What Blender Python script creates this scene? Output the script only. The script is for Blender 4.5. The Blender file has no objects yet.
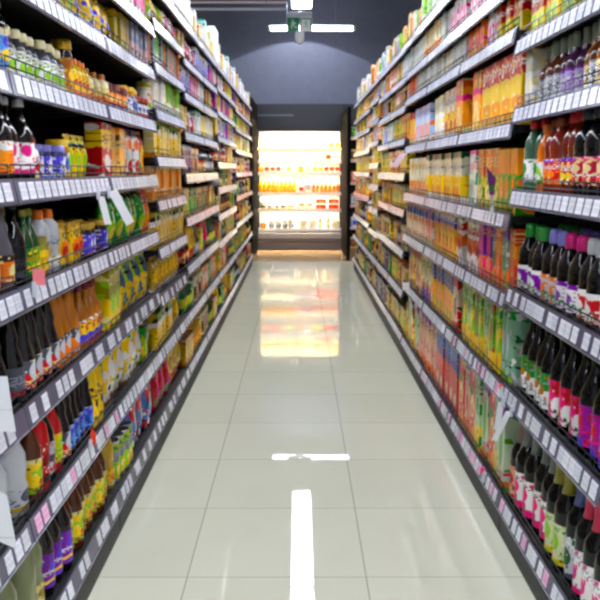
import bpy, bmesh, math, random
from mathutils import Vector, Matrix
random.seed(7)
SC = bpy.context.scene
COL = SC.collection
PI = math.pi

# ------------------------------------------------------------------ helpers
def lin(c):
    out = []
    for v in c[:3]:
        v = v / 255.0
        out.append(v / 12.92 if v <= .04045 else ((v + .055) / 1.055) ** 2.4)
    return (*out, 1.0)

def link(o, parent=None):
    COL.objects.link(o)
    if parent is not None:
        o.parent = parent
    return o

def mk(name, mesh, parent=None, loc=(0, 0, 0), rz=0.0):
    o = bpy.data.objects.new(name, mesh)
    o.location = loc
    o.rotation_euler = (0, 0, rz)
    return link(o, parent)

def empty(name, loc, rz=0.0):
    o = bpy.data.objects.new(name, None)
    o.empty_display_size = .05
    o.location = loc
    o.rotation_euler = (0, 0, rz)
    return link(o)

def tag(o, label, cat, group=None):
    o['label'] = label
    o['category'] = cat
    if group:
        o['group'] = group
    return o

def struct(o):
    o['kind'] = 'structure'
    return o

class MB:
    """collects shapes into one mesh"""
    def __init__(s):
        s.v, s.f, s.sm = [], [], []
    def add(s, vs, fs, smooth=False):
        b = len(s.v)
        s.v += [tuple(v) for v in vs]
        for f in fs:
            s.f.append([b + i for i in f])
            s.sm.append(smooth)
        return s
    def box(s, x0, x1, y0, y1, z0, z1, bev=0.0):
        if bev <= 0:
            vs = [(x, y, z) for x in (x0, x1) for y in (y0, y1) for z in (z0, z1)]
            fs = [(0, 1, 3, 2), (4, 6, 7, 5), (0, 4, 5, 1), (2, 3, 7, 6), (0, 2, 6, 4), (1, 5, 7, 3)]
            return s.add(vs, fs)
        bm = bmesh.new()
        bmesh.ops.create_cube(bm, size=1)
        for v in bm.verts:
            v.co = Vector(((x0 + x1) / 2 + v.co.x * (x1 - x0), (y0 + y1) / 2 + v.co.y * (y1 - y0), (z0 + z1) / 2 + v.co.z * (z1 - z0)))
        bmesh.ops.bevel(bm, geom=list(bm.edges), offset=bev, segments=2, affect='EDGES', profile=.5)
        s.bm(bm)
        return s
    def bm(s, bm, smooth=False):
        bm.verts.index_update()
        s.add([v.co.copy() for v in bm.verts], [[v.index for v in f.verts] for f in bm.faces], smooth)
        bm.free()
        return s
    def lathe(s, prof, n=16, ex=1.0, ey=1.0, close=True, cx=0, cy=0):
        vs, fs = [], []
        for r, z in prof:
            for k in range(n):
                a = 2 * PI * (k + .5) / n
                vs.append((cx + r * ex * math.cos(a), cy + r * ey * math.sin(a), z))
        m = len(prof)
        for i in range(m - 1):
            for k in range(n):
                a, b = i * n + k, i * n + (k + 1) % n
                fs.append((a, b, b + n, a + n))
        if close:
            fs.append(tuple(range(n - 1, -1, -1)))
            fs.append(tuple((m - 1) * n + k for k in range(n)))
        return s.add(vs, fs, True)
    def tube(s, p, q, r, n=6):
        p, q = Vector(p), Vector(q)
        d = (q - p).normalized()
        u = d.orthogonal().normalized()
        w = d.cross(u)
        vs = []
        for c in (p, q):
            for k in range(n):
                a = 2 * PI * k / n
                vs.append(c + u * r * math.cos(a) + w * r * math.sin(a))
        fs = [(k, (k + 1) % n, n + (k + 1) % n, n + k) for k in range(n)]
        fs += [tuple(range(n - 1, -1, -1)), tuple(range(n, 2 * n))]
        return s.add(vs, fs, True)
    def prism(s, pts, y0, y1):
        """pts: (x,z) outline extruded along y"""
        n = len(pts)
        vs = [(x, y0, z) for x, z in pts] + [(x, y1, z) for x, z in pts]
        fs = [(k, (k + 1) % n, n + (k + 1) % n, n + k) for k in range(n)]
        fs += [tuple(range(n - 1, -1, -1)), tuple(range(n, 2 * n))]
        return s.add(vs, fs)
    def plate(s, pts, x0, x1):
        """pts: (y,z) outline extruded along x"""
        n = len(pts)
        vs = [(x0, y, z) for y, z in pts] + [(x1, y, z) for y, z in pts]
        fs = [(k, (k + 1) % n, n + (k + 1) % n, n + k) for k in range(n)]
        fs += [tuple(range(n - 1, -1, -1)), tuple(range(n, 2 * n))]
        return s.add(vs, fs)
    def mesh(s, name, mat):
        me = bpy.data.meshes.new(name)
        me.from_pydata(s.v, [], s.f)
        me.polygons.foreach_set('use_smooth', s.sm)
        bm = bmesh.new()
        bm.from_mesh(me)
        bmesh.ops.recalc_face_normals(bm, faces=bm.faces)
        bm.to_mesh(me)
        bm.free()
        me.materials.append(mat)
        me.update()
        return me

# ------------------------------------------------------------------ materials
MATS = {}
def plain(name, col, rough=.45, metal=0.0, emit=None, es=0.0, trans=0.0, coat=0.0, spec=.5, var=0.0):
    if name in MATS:
        return MATS[name]
    m = bpy.data.materials.new(name)
    m.use_nodes = True
    p = m.node_tree.nodes['Principled BSDF']
    p.inputs['Base Color'].default_value = lin(col)
    p.inputs['Roughness'].default_value = rough
    p.inputs['Metallic'].default_value = metal
    p.inputs['Transmission Weight'].default_value = trans
    p.inputs['Coat Weight'].default_value = coat
    p.inputs['Specular IOR Level'].default_value = spec
    if emit:
        p.inputs['Emission Color'].default_value = lin(emit)
        p.inputs['Emission Strength'].default_value = es
    nt = m.node_tree
    if not emit:
        # slight grain so the surface is not one dead colour
        tc = nt.nodes.new('ShaderNodeTexCoord')
        nz = nt.nodes.new('ShaderNodeTexNoise')
        nz.inputs['Scale'].default_value = 9
        nt.links.new(tc.outputs['Object'], nz.inputs['Vector'])
        h = nt.nodes.new('ShaderNodeHueSaturation')
        h.inputs['Color'].default_value = lin(col)
        mr = nt.nodes.new('ShaderNodeMapRange')
        mr.inputs['To Min'].default_value = .88
        mr.inputs['To Max'].default_value = 1.12
        nt.links.new(nz.outputs['Fac'], mr.inputs['Value'])
        nt.links.new(mr.outputs['Result'], h.inputs['Value'])
        nt.links.new(h.outputs['Color'], p.inputs['Base Color'])
    MATS[name] = m
    return m

def printed(name, base, bands=(), blobs=(), text=(), rough=.4, spec=.3):
    """A printed pack: bands over the height, ellipses (y,z,ry,rz,colour), patches of unreadable small print (z0,z1,colour)."""
    if name in MATS:
        return MATS[name]
    m = bpy.data.materials.new(name)
    m.use_nodes = True
    nt = m.node_tree
    N, L = nt.nodes, nt.links
    p = N['Principled BSDF']
    p.inputs['Roughness'].default_value = rough
    p.inputs['Specular IOR Level'].default_value = spec
    tc = N.new('ShaderNodeTexCoord')
    sep = N.new('ShaderNodeSeparateXYZ')
    L.new(tc.outputs['Generated'], sep.inputs[0])
    rm = N.new('ShaderNodeValToRGB')
    rm.color_ramp.interpolation = 'CONSTANT'
    stops = [(0.0, base)]
    for z0, z1, c in sorted(bands):
        stops = [s for s in stops if s[0] < z0 or s[0] == 0.0 and z0 > 0]
        if z0 <= 0:
            stops = []
        stops.append((max(z0, 0.0), c))
        if z1 < 1:
            stops.append((z1, base))
    el = rm.color_ramp.elements
    while len(el) > 1:
        el.remove(el[-1])
    el[0].position = 0
    el[0].color = lin(stops[0][1])
    for pos, c in stops[1:]:
        e = el.new(min(pos, .999))
        e.color = lin(c)
    # the band edges run a little unevenly, as printed swooshes do
    wob = N.new('ShaderNodeTexNoise')
    wob.inputs['Scale'].default_value = 2.2
    L.new(tc.outputs['Generated'], wob.inputs['Vector'])
    ma = N.new('ShaderNodeMath'); ma.operation = 'MULTIPLY_ADD'
    ma.inputs[1].default_value = .16
    L.new(wob.outputs['Fac'], ma.inputs[0])
    sb = N.new('ShaderNodeMath'); sb.operation = 'SUBTRACT'
    sb.inputs[1].default_value = .08
    L.new(sep.outputs['Z'], sb.inputs[0])
    L.new(sb.outputs[0], ma.inputs[2])
    L.new(ma.outputs[0], rm.inputs['Fac'])
    cur = rm.outputs['Color']
    def mix(mask, col):
        nonlocal cur
        x = N.new('ShaderNodeMix'); x.data_type = 'RGBA'
        L.new(mask, x.inputs['Factor'])
        L.new(cur, x.inputs['A'])
        x.inputs['B'].default_value = lin(col)
        cur = x.outputs['Result']
    for y, z, ry, rz, c in blobs:
        a = N.new('ShaderNodeVectorMath'); a.operation = 'SUBTRACT'
        L.new(tc.outputs['Generated'], a.inputs[0]); a.inputs[1].default_value = (0, y, z)
        b = N.new('ShaderNodeVectorMath'); b.operation = 'MULTIPLY'
        L.new(a.outputs[0], b.inputs[0]); b.inputs[1].default_value = (0, 1 / ry, 1 / rz)
        l = N.new('ShaderNodeVectorMath'); l.operation = 'LENGTH'
        L.new(b.outputs[0], l.inputs[0])
        t = N.new('ShaderNodeMath'); t.operation = 'LESS_THAN'; t.inputs[1].default_value = 1
        L.new(l.outputs['Value'], t.inputs[0])
        mix(t.outputs[0], c)
    for i, (z0, z1, c) in enumerate(text):
        mp = N.new('ShaderNodeMapping')
        mp.inputs['Scale'].default_value = (.1, 5, 13)
        mp.inputs['Location'].default_value = (i * 3.1, i * 1.7, 0)
        L.new(tc.outputs['Generated'], mp.inputs['Vector'])
        nz = N.new('ShaderNodeTexNoise'); nz.inputs['Scale'].default_value = 1.6
        nz.inputs['Detail'].default_value = 0
        L.new(mp.outputs[0], nz.inputs['Vector'])
        g = N.new('ShaderNodeMath'); g.operation = 'GREATER_THAN'; g.inputs[1].default_value = .54
        L.new(nz.outputs['Fac'], g.inputs[0])
        w = N.new('ShaderNodeMath'); w.operation = 'COMPARE'
        w.inputs[1].default_value = (z0 + z1) / 2; w.inputs[2].default_value = (z1 - z0) / 2
        L.new(sep.outputs['Z'], w.inputs[0])
        k = N.new('ShaderNodeMath'); k.operation = 'MULTIPLY'
        L.new(g.outputs[0], k.inputs[0]); L.new(w.outputs[0], k.inputs[1])
        mix(k.outputs[0], c)
    if blobs:
        for i, (cc, th) in enumerate(((blobs[0][4], .6), (text[0][2] if text else (30, 26, 26), .68), ((250, 246, 236), .75))):
            mp = N.new('ShaderNodeMapping')
            mp.inputs['Scale'].default_value = (.4, 3.2, 4.4)
            mp.inputs['Location'].default_value = (i * 5.3 + len(name), i * 2.9 + sum(map(ord, name)) % 17, 0)
            L.new(tc.outputs['Generated'], mp.inputs['Vector'])
            nz = N.new('ShaderNodeTexNoise'); nz.inputs['Scale'].default_value = 1.5
            nz.inputs['Detail'].default_value = 1
            L.new(mp.outputs[0], nz.inputs['Vector'])
            g = N.new('ShaderNodeMath'); g.operation = 'GREATER_THAN'; g.inputs[1].default_value = th
            L.new(nz.outputs['Fac'], g.inputs[0])
            mix(g.outputs[0], cc)
    oi = N.new('ShaderNodeObjectInfo')
    mr = N.new('ShaderNodeMapRange')
    mr.inputs['To Min'].default_value = .84
    mr.inputs['To Max'].default_value = 1.12
    L.new(oi.outputs['Random'], mr.inputs['Value'])
    h = N.new('ShaderNodeHueSaturation')
    h.inputs['Saturation'].default_value = 1.4
    L.new(cur, h.inputs['Color'])
    L.new(mr.outputs['Result'], h.inputs['Value'])
    L.new(h.outputs['Color'], p.inputs['Base Color'])
    MATS[name] = m
    return m

# named colours (sRGB)
K = dict(black=(11, 11, 13), dark=(26, 17, 15), white=(240, 238, 235), cream=(240, 226, 176), red=(205, 22, 26), dred=(130, 16, 28), orange=(245, 120, 14),
         yellow=(250, 205, 20), lime=(150, 205, 30), green=(22, 140, 44), dgreen=(16, 80, 40), blue=(60, 90, 190), lblue=(150, 185, 235), navy=(34, 44, 104),
         purple=(128, 48, 158), lilac=(135, 130, 215), pink=(244, 104, 152), magenta=(225, 25, 130), peach=(246, 164, 100), grey=(150, 152, 160), lgrey=(198, 200, 206),
         dgrey=(70, 72, 80), brown=(92, 46, 22), amber=(190, 110, 16), olive=(150, 140, 34), gold=(205, 165, 40), beige=(220, 195, 150), teal=(60, 165, 150))
def C(x):
    return K[x] if isinstance(x, str) else x

# ------------------------------------------------------------------ product shapes (front = +X, base at z=0)
PROF = {
 'sauce': ([(.88, 0), (1, .03), (1, .5), (.94, .58), (.55, .71), (.37, .78), (.34, .92)], .9, .42, (.1, .47)),
 'squeeze': ([(.9, 0), (1, .04), (.94, .3), (1, .6), (.84, .76), (.45, .84), (.4, .88)], .85, .46, (.12, .58)),
 'juice': ([(.88, 0), (1, .03), (1, .09), (.95, .115), (1, .14), (1, .46), (.92, .51), (1, .58), (.9, .7), (.55, .8), (.36, .86), (.36, .9)], .88, .46, (.14, .46)),
 'wine': ([(.93, 0), (1, .02), (1, .56), (.92, .63), (.55, .71), (.38, .77), (.36, .95)], .72, .43, (.08, .45)),
 'foil': ([(.93, 0), (1, .03), (1, .5), (.85, .6), (.5, .67), (.4, .72), (.38, .95)], .76, .44, (.08, .44)),
 'squat': ([(.88, 0), (1, .04), (1, .42), (.96, .5), (1, .56), (.85, .66), (.5, .78), (.4, .83)], .81, .5, (.06, .4)),
 'curvy': ([(.9, 0), (1, .03), (1, .4), (.9, .48), (.66, .6), (.7, .68), (.56, .76), (.4, .84), (.36, .92)], .9, .42, (.1, .39)),
 'oil': ([(.93, 0), (1, .02), (1, .3), (.93, .34), (.93, .4), (1, .46), (.96, .62), (.6, .78), (.32, .86), (.3, .92)], .9, .36, (.06, .29)),
 'jar': ([(.9, 0), (1, .05), (1, .72), (.88, .8), (.86, .85)], .82, .95, (.1, .68)),
 'small': ([(.9, 0), (1, .04), (1, .6), (.9, .7), (.55, .78), (.52, .86)], .82, .66, (.08, .58)),
}
def r_at(prof, z):
    for (r0, z0), (r1, z1) in zip(prof, prof[1:]):
        if z0 <= z <= z1:
            return r0 + (r1 - r0) * (z - z0) / max(z1 - z0, 1e-6)
    return prof[-1][0]

def bottle(kind, h, r, body, cap, lab, key, flat=1.0, n=18):
    prof, cz, cr, (l0, l1) = PROF[kind]
    pr = [(q * r, z * h) for q, z in prof]
    out = [(None, MB().lathe(pr, n, flat, 1).mesh(key + '_body', body))]
    c0, c1 = cz * h, h
    R = cr * r
    if kind in ('wine', 'foil'):
        cp = [(r_at(prof, cz) * r + .0012, c0), (r_at(prof, .8) * r + .0014, .8 * h), (.41 * r, .9 * h), (.44 * r, .92 * h), (.44 * r, .99 * h), (.36 * r, h)]
        nm = 'foil_cap'
    elif kind == 'jar':
        cp = [(R, c0), (R * 1.03, c0 + .1 * (c1 - c0)), (R * 1.03, c1 - .2 * (c1 - c0)), (R * .96, c1)]
        nm = 'lid'
    else:
        cp = [(R, c0), (R * 1.04, c0 + .15 * (c1 - c0)), (R, c1 - .25 * (c1 - c0)), (R * .85, c1)]
        nm = 'cap'
    out.append((nm, MB().lathe(cp, n, flat if kind == 'jar' else 1, 1).mesh(key + '_cap', cap)))
    zs = [l0 + (l1 - l0) * i / 5 for i in range(6)]
    lp = [(r_at(prof, z) * r + .0009, z * h) for z in zs]
    out.append(('paper_label', MB().lathe(lp, n, flat, 1, close=False).mesh(key + '_label', lab)))
    return out, (2 * r * flat, 2 * r, h)

def carton(w, d, h, mat, key, gable=False, cap=None):
    m = MB()
    if gable:
        hb = h * .82
        m.box(-d / 2, d / 2, -w / 2, w / 2, 0, hb, .0025)
        m.prism([(-d / 2 + .001, hb - .001), (d / 2 - .001, hb - .001), (.003, h * .95), (.003, h), (-.003, h), (-.003, h * .95)], -w / 2 + .001, w / 2 - .001)
        out = [(None, m.mesh(key + '_body', mat))]
        if cap:
            mm = MB().lathe([(.011, 0), (.012, .003), (.011, .014), (.009, .015)], 12)
            mm.v = [(x + d * .25, y, z + h * .86) for x, y, z in mm.v]
            out.append(('cap', mm.mesh(key + '_cap', cap)))
        return out, (d, w, h)
    m.box(-d / 2, d / 2, -w / 2, w / 2, 0, h - .0015, .0022)
    # tucked top flaps with a seam between them
    m.box(-d / 2 + .002, -.0012, -w / 2 + .002, w / 2 - .002, h - .0018, h)
    m.box(.0012, d / 2 - .002, -w / 2 + .002, w / 2 - .002, h - .0018, h - .0003)
    return [(None, m.mesh(key + '_body', mat))], (d, w, h)

def pouch(w, d, h, mat, key, seal):
    nu, nv = 9, 10
    rnd = random.Random(key)
    ph = [rnd.uniform(0, 6.3) for _ in range(4)]
    vs, fs = [], []
    idx = {}
    for side in (1, -1):
        for j in range(nv + 1):
            v = j / nv
            for i in range(nu + 1):
                u = i / nu
                edge = (1 - abs(2 * u - 1) ** 2.6)
                prof = (math.sin(PI * min(1, .1 + .86 * v))) ** .55 if v < .999 else 0.0
                t = d / 2 * edge * prof
                t *= 1 + .12 * math.sin(5 * u + ph[0] + 6 * v) + .08 * math.sin(13 * v + ph[1] + 4 * u)
                t = max(t, .0012)
                yy = (u - .5) * w * (1 - .05 * math.sin(PI * v) - .0)
                zz = v * h * .94
                if (i in (0, nu)) and side == -1:
                    idx[(side, i, j)] = idx[(1, i, j)]
                    continue
                idx[(side, i, j)] = len(vs)
                vs.append((side * t if i not in (0, nu) else 0.0, yy, zz))
        for j in range(nv):
            for i in range(nu):
                fs.append([idx[(side, i, j)], idx[(side, i + 1, j)], idx[(side, i + 1, j + 1)], idx[(side, i, j + 1)]])
    bot = [idx[(1, i, 0)] for i in range(nu + 1)] + [idx[(-1, i, 0)] for i in range(nu - 1, 0, -1)]
    top = [idx[(1, i, nv)] for i in range(nu + 1)] + [idx[(-1, i, nv)] for i in range(nu - 1, 0, -1)]
    fs += [bot, top]
    out = [(None, MB().add(vs, fs, True).mesh(key + '_body', mat))]
    # crimped top seal with a zigzag edge
    pts = [(-w / 2, h * .935)]
    n = 12
    pts += [(w / 2, h * .935)]
    for k in range(n + 1):
        pts.append((w / 2 - w * k / n, h * (1.0 if k % 2 else .985)))
    out.append(('top_seal', MB().plate(pts, -.0015, .0015).mesh(key + '_seal', seal)))
    return out, (d * 1.15, w, h)

def tin(h, r, lab, rim, key, n=18):
    pr = [(r * .96, 0), (r, .004), (r * .97, .009), (r * .97, h - .009), (r, h - .005), (r * .97, h), (r * .9, h), (r * .88, h - .004)]
    out = [(None, MB().lathe(pr, n).mesh(key + '_body', rim))]
    out.append(('paper_label', MB().lathe([(r * .985, .011), (r * .985, h - .011)], n, close=False).mesh(key + '_label', lab)))
    return out, (2 * r, 2 * r, h)

# ------------------------------------------------------------------ product catalogue
P = {}
def put(key, name, look, cat, built, gap=.006):
    P[key] = dict(name=name, look=look, cat=cat, parts=built[0], size=built[1], gap=gap)

def BT(key, name, look, kind, h, r, body, cap, base, bands=(), blobs=(), text=(), flat=1.0, gap=.006, brough=.1, cat='bottle', capm=0.0):
    cb, cc = C(body), C(cap)
    put(key, name, look, cat, bottle(kind, h, r, plain('glossy_%s' % (body,), cb, brough, spec=.4), plain('cap_%s_%s' % (cap, capm), cc, .35, capm),
        printed('label_' + key, C(base), [(a, b, C(c)) for a, b, c in bands], [(a, b, c, d, C(e)) for a, b, c, d, e in blobs], [(a, b, C(c)) for a, b, c in text]), key, flat), gap)
def PR(key, base, bands, blobs, text, rough=.32):
    return printed('print_' + key, C(base), [(a, b, C(c)) for a, b, c in bands], [(a, b, c, d, C(e)) for a, b, c, d, e in blobs], [(a, b, C(c)) for a, b, c in text], rough)
def CT(key, name, look, w, d, h, base, bands=(), blobs=(), text=(), gable=False, cap=None, gap=.009, cat='box'):
    put(key, name, look, cat, carton(w, d, h, PR(key, base, bands, blobs, text), key, gable, plain('cap_%s_0.0' % cap, C(cap), .35) if cap else None), gap)
def PC(key, name, look, w, d, h, base, seal, bands=(), blobs=(), text=(), gap=.004, cat='pouch'):
    put(key, name, look, cat, pouch(w, d, h, PR(key, base, bands, blobs, text, .24), key, plain('seal_%s' % (seal,), C(seal), .25)), gap)
def TN(key, name, look, h, r, base, bands=(), blobs=(), text=(), rim='lgrey', gap=.004, cat='tin'):
    put(key, name, look, cat, tin(h, r, PR(key, base, bands, blobs, text), plain('metal_%s' % rim, C(rim), .28, .8), key), gap)

# ---- sauce side, near bays
BT('vinb', 'vinegar_bottle', 'black bottle, grey cap, pale blue label', 'small', .19, .042, 'black', 'grey', 'lblue', [(.8, 1, 'white')], [(.5, .35, .3, .16, 'yellow'), (.5, .68, .22, .14, 'lilac')], [(.06, .2, 'navy')])
BT('wsm', 'dressing_bottle', 'small bottle, white cap, green-white label', 'small', .13, .029, 'dgrey', 'cream', 'white', [(.0, .1, 'lgrey')], [(.45, .4, .3, .24, 'lime'), (.6, .45, .2, .16, 'green')], [(.72, .92, 'dgrey')])
BT('gjar', 'preserve_jar', 'tall dark jar, gold lid, amber label', 'jar', .17, .032, 'dark', 'gold', 'amber', [], [(.5, .5, .3, .2, 'yellow')], cat='jar', capm=.6)
BT('mang', 'mustard_bottle', 'small yellow squeeze bottle, orange cap', 'squeeze', .13, .026, 'yellow', 'orange', 'yellow', [(0, .25, 'orange')], [(.5, .6, .34, .2, 'red')], [(.3, .4, 'dred')])
BT('crmb', 'mayonnaise_bottle', 'cream squeeze bottle with orange label', 'squeeze', .12, .027, 'cream', 'amber', 'cream', [(0, .45, 'orange')], [(.5, .6, .34, .18, 'gold')])
BT('ojar', 'chilli_jar', 'small brown jar with orange-purple label', 'jar', .1, .026, 'brown', 'dred', 'orange', [(0, .3, 'purple')], [(.5, .62, .3, .2, 'cream')], cat='jar')
BT('wjar', 'pickle_jar', 'small white-labelled jar with red lid', 'jar', .1, .028, 'brown', 'red', 'white', [(0, .35, 'red')], [(.5, .62, .3, .2, 'blue')], cat='jar')
BT('peac', 'oyster_sauce_bottle', 'dark bottle, grey cap, peach label', 'sauce', .22, .036, 'dark', 'lgrey', 'peach', [(.7, 1, 'white'), (0, .08, 'dred')], [(.5, .45, .26, .2, 'orange')], [(.15, .28, 'dred')])
BT('maga', 'plum_sauce_bottle', 'dark bottle, white cap, white-magenta label', 'sauce', .215, .037, 'dark', 'lgrey', 'white', [(0, .16, 'magenta')], [(.2, .75, .16, .2, 'magenta'), (.75, .7, .16, .2, 'red')], [(.25, .4, 'lgrey')])
BT('wred', 'seasoning_bottle', 'small white bottle with red dot', 'small', .115, .026, 'white', 'red', 'white', [(0, .15, 'cream')], [(.5, .5, .34, .24, 'red')])
BT('pjar', 'spread_jar', 'violet-lidded jar with lilac label', 'jar', .1, .036, 'navy', 'lilac', 'lilac', [(0, .2, 'blue')], [(.5, .5, .28, .3, 'white')], [(.3, .65, 'navy')], cat='jar')
BT('yjar', 'honey_jar', 'glass jar, yellow lid, white label', 'jar', .12, .034, 'amber', 'yellow', 'white', [(0, .2, 'gold')], [(.5, .5, .3, .28, 'blue')], [(.7, .9, 'dgrey')], cat='jar')
PC('ybkp', 'curry_pouch', 'narrow yellow pouch with black stripe', .075, .04, .14, 'yellow', 'gold', [(.75, .86, 'black')], [(.5, .4, .26, .2, 'lime')], [(.1, .2, 'dark')])
CT('rbox', 'broth_box', 'large red box with yellow panel', .17, .06, .2, 'red', [(.55, .86, 'yellow'), (0, .06, 'dred')], [(.5, .3, .3, .14, 'white')], [(.62, .8, 'dred')])
CT('pnkc', 'stock_box', 'small pink-white box with red corner', .06, .04, .15, 'white', [(0, .3, 'red')], [(.5, .7, .3, .16, 'pink')], [(.35, .5, 'dred')])
CT('beig', 'flour_box', 'beige upright packet with brown print', .07, .05, .19, 'beige', [(.88, 1, 'peach')], [(.5, .45, .3, .14, 'peach')], [(.6, .8, 'brown')])
PC('wrsp', 'spice_pouch', 'white pouch with red and grey spots', .12, .05, .2, 'white', 'purple', [(.0, .1, 'peach')], [(.35, .25, .22, .15, 'red'), (.35, .72, .24, .12, 'orange'), (.6, .5, .2, .12, 'grey')])
PC('redp', 'chilli_pouch', 'red pouch with yellow picture panel', .15, .06, .2, 'red', 'red', [], [(.5, .42, .32, .34, 'yellow'), (.5, .36, .2, .2, 'orange'), (.12, .25, .1, .16, 'green')])
BT('gryb', 'fish_sauce_bottle', 'grey bottle, dark red cap, orange label', 'curvy', .22, .036, (96, 92, 104), 'dred', 'orange', [(.75, 1, 'dark')], [(.5, .4, .28, .26, 'cream')], [(.1, .2, 'dred')])
BT('blkb', 'soy_bottle', 'slim black bottle with black label', 'sauce', .215, .033, 'black', 'black', 'black', [(0, .2, 'dgrey')], [], [(.3, .6, 'dgrey')])
BT('grnb', 'herb_oil_bottle', 'slim green bottle, green label', 'sauce', .19, .026, 'dgreen', 'olive', 'green', [(.5, .7, 'olive')], [(.5, .3, .24, .16, 'yellow')])
BT('ysmj', 'turmeric_jar', 'small yellow-labelled jar, olive lid', 'jar', .11, .026, 'olive', 'olive', 'yellow', [(0, .2, 'gold')], [], [(.4, .7, 'brown')], cat='jar')
BT('wobt', 'garlic_sauce_bottle', 'white bottle with broad orange cap', 'squeeze', .18, .034, 'lgrey', 'orange', 'lgrey', [(0, .3, 'white')], [(.6, .5, .26, .2, 'gold')], [(.7, .86, 'dgrey')])
PC('ypkt', 'noodle_packet', 'yellow packet with orange-red picture', .1, .04, .13, 'yellow', 'gold', [], [(.5, .45, .34, .24, 'orange'), (.4, .4, .16, .14, 'red')], [(.75, .88, 'brown')], cat='packet')
BT('pyjr', 'jam_jar', 'violet-labelled jar with yellow lid', 'jar', .115, .034, 'dark', 'gold', 'lilac', [(0, .12, 'purple')], [(.6, .5, .24, .3, 'white')], cat='jar')
PC('grnp', 'crisps_pouch', 'bright green crisp pouch, yellow burst', .15, .07, .21, 'green', 'dgreen', [(.85, 1, 'dgreen')], [(.5, .32, .3, .22, 'lime'), (.5, .26, .16, .14, 'yellow'), (.6, .66, .14, .2, 'white')])
PC('orgp', 'prawn_cracker_pouch', 'orange pouch with red top', .15, .07, .21, 'orange', 'red', [(.78, 1, 'red')], [(.45, .4, .3, .26, 'peach'), (.6, .36, .16, .12, 'red')])
BT('drkb', 'dark_soy_bottle', 'nearly black bottle with dim label', 'curvy', .25, .037, 'black', 'black', 'dgrey', [(0, .2, 'dred')], [], [(.3, .7, 'grey')])
BT('brnb', 'sweet_sauce_bottle', 'brown waisted bottle, red-white label', 'curvy', .26, .037, 'dark', 'black', 'red', [(.55, 1, 'dgrey')], [(.5, .6, .3, .34, 'lgrey')], [(.1, .3, 'cream')])
BT('ambb', 'cider_vinegar_bottle', 'amber waisted bottle, grey-orange label', 'curvy', .25, .035, 'amber', 'dark', 'orange', [(.6, 1, 'dgrey')], [(.5, .6, .28, .28, 'lgrey')])
BT('yrbt', 'hot_sauce_bottle', 'red-capped bottle, yellow-blue label', 'sauce', .21, .03, 'amber', 'dred', 'yellow', [(0, .4, 'lilac'), (.88, 1, 'white')], [(.5, .7, .26, .16, 'red'), (.5, .24, .26, .12, 'blue')])
CT('oliv', 'rice_box', 'tall olive-yellow box', .11, .06, .23, 'olive', [(0, .5, 'yellow')], [(.5, .4, .3, .16, 'lime')], [(.7, .88, 'cream')])
PC('ygpp', 'herb_crisps_pouch', 'yellow-green pouch with grey-blue panel', .17, .07, .24, 'lime', 'olive', [(.0, .2, 'yellow')], [(.55, .7, .36, .2, (80, 100, 120)), (.3, .35, .26, .2, 'yellow'), (.6, .3, .2, .14, 'green')])
BT('gryj', 'cooking_wine_jug', 'pale jug with yellow cap', 'oil', .25, .05, 'lgrey', 'yellow', 'lgrey', [(0, .2, 'gold')], [(.5, .6, .28, .3, 'dgrey')])
BT('redb', 'ketchup_bottle', 'red squeeze bottle, red label', 'squeeze', .24, .035, 'red', 'red', 'red', [(0, .2, 'dark')], [(.5, .55, .3, .2, 'dred')], [(.3, .4, 'white')])
BT('rybl', 'chilli_sauce_bottle', 'red bottle, dark cap, yellow-red label', 'sauce', .25, .034, 'red', 'dark', 'yellow', [(0, .3, 'red')], [(.5, .65, .28, .2, 'lime')], [(.4, .5, 'green')])
BT('whkb', 'steak_sauce_bottle', 'black bottle with white stripe label', 'sauce', .25, .034, 'black', 'black', 'lgrey', [(.4, .6, 'dgrey')], [(.5, .2, .2, .1, 'red')])
BT('blub', 'teriyaki_bottle', 'dark bottle with violet-blue label', 'curvy', .26, .034, 'dark', 'navy', 'blue', [(.6, 1, 'lilac')], [(.5, .4, .26, .2, 'lblue')], [(.1, .2, 'white')])
BT('ybbt', 'curry_sauce_bottle', 'yellow bottle with black cap', 'squeeze', .25, .033, 'yellow', 'black', 'yellow', [(0, .1, 'gold')], [(.5, .5, .24, .14, 'black')], [(.65, .9, 'brown')])
TN('gldt', 'pineapple_tin', 'gold tin with pink band', .2, .038, 'gold', [(.5, .62, 'pink')], [(.5, .3, .34, .14, 'lime')], [(.72, .88, 'brown')], rim='gold')
PC('ywpp', 'banana_chip_pouch', 'yellow pouch with white burst', .17, .07, .25, 'yellow', 'olive', [(.8, 1, 'green'), (0, .15, 'amber')], [(.5, .6, .3, .2, 'white'), (.6, .3, .24, .16, 'lime')])
PC('gypp', 'seaweed_pouch', 'green pouch with orange corner', .17, .07, .25, 'green', 'dgreen', [(.7, 1, 'dgreen')], [(.8, .25, .36, .26, 'yellow'), (.75, .2, .2, .14, 'orange'), (.2, .3, .18, .24, 'lime')])
BT('oilb', 'oil_bottle', 'large pale oil bottle, cream label', 'oil', .29, .05, (126, 132, 92), 'dark', 'cream', [(0, .16, 'green')], [(.5, .6, .26, .2, 'olive')], [(.3, .44, 'brown')])
BT('prpb', 'berry_vinegar_bottle', 'dark bottle, purple label, yellow stripe', 'sauce', .27, .036, 'dark', 'dark', 'purple', [(.15, .25, 'yellow')], [(.5, .6, .28, .2, 'lilac')], [(.36, .48, 'white')])
BT('soyb', 'light_soy_bottle', 'brown bottle, olive cap, yellow label', 'sauce', .27, .033, 'brown', 'olive', 'yellow', [(0, .2, 'dred'), (.86, 1, 'cream')], [(.5, .6, .28, .18, 'lime'), (.5, .3, .26, .1, 'orange')])
BT('yelb', 'sunflower_oil_bottle', 'golden oil bottle, dark cap', 'oil', .27, .04, 'gold', 'dark', 'yellow', [(0, .16, 'white')], [(.5, .5, .3, .24, 'orange')])
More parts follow.
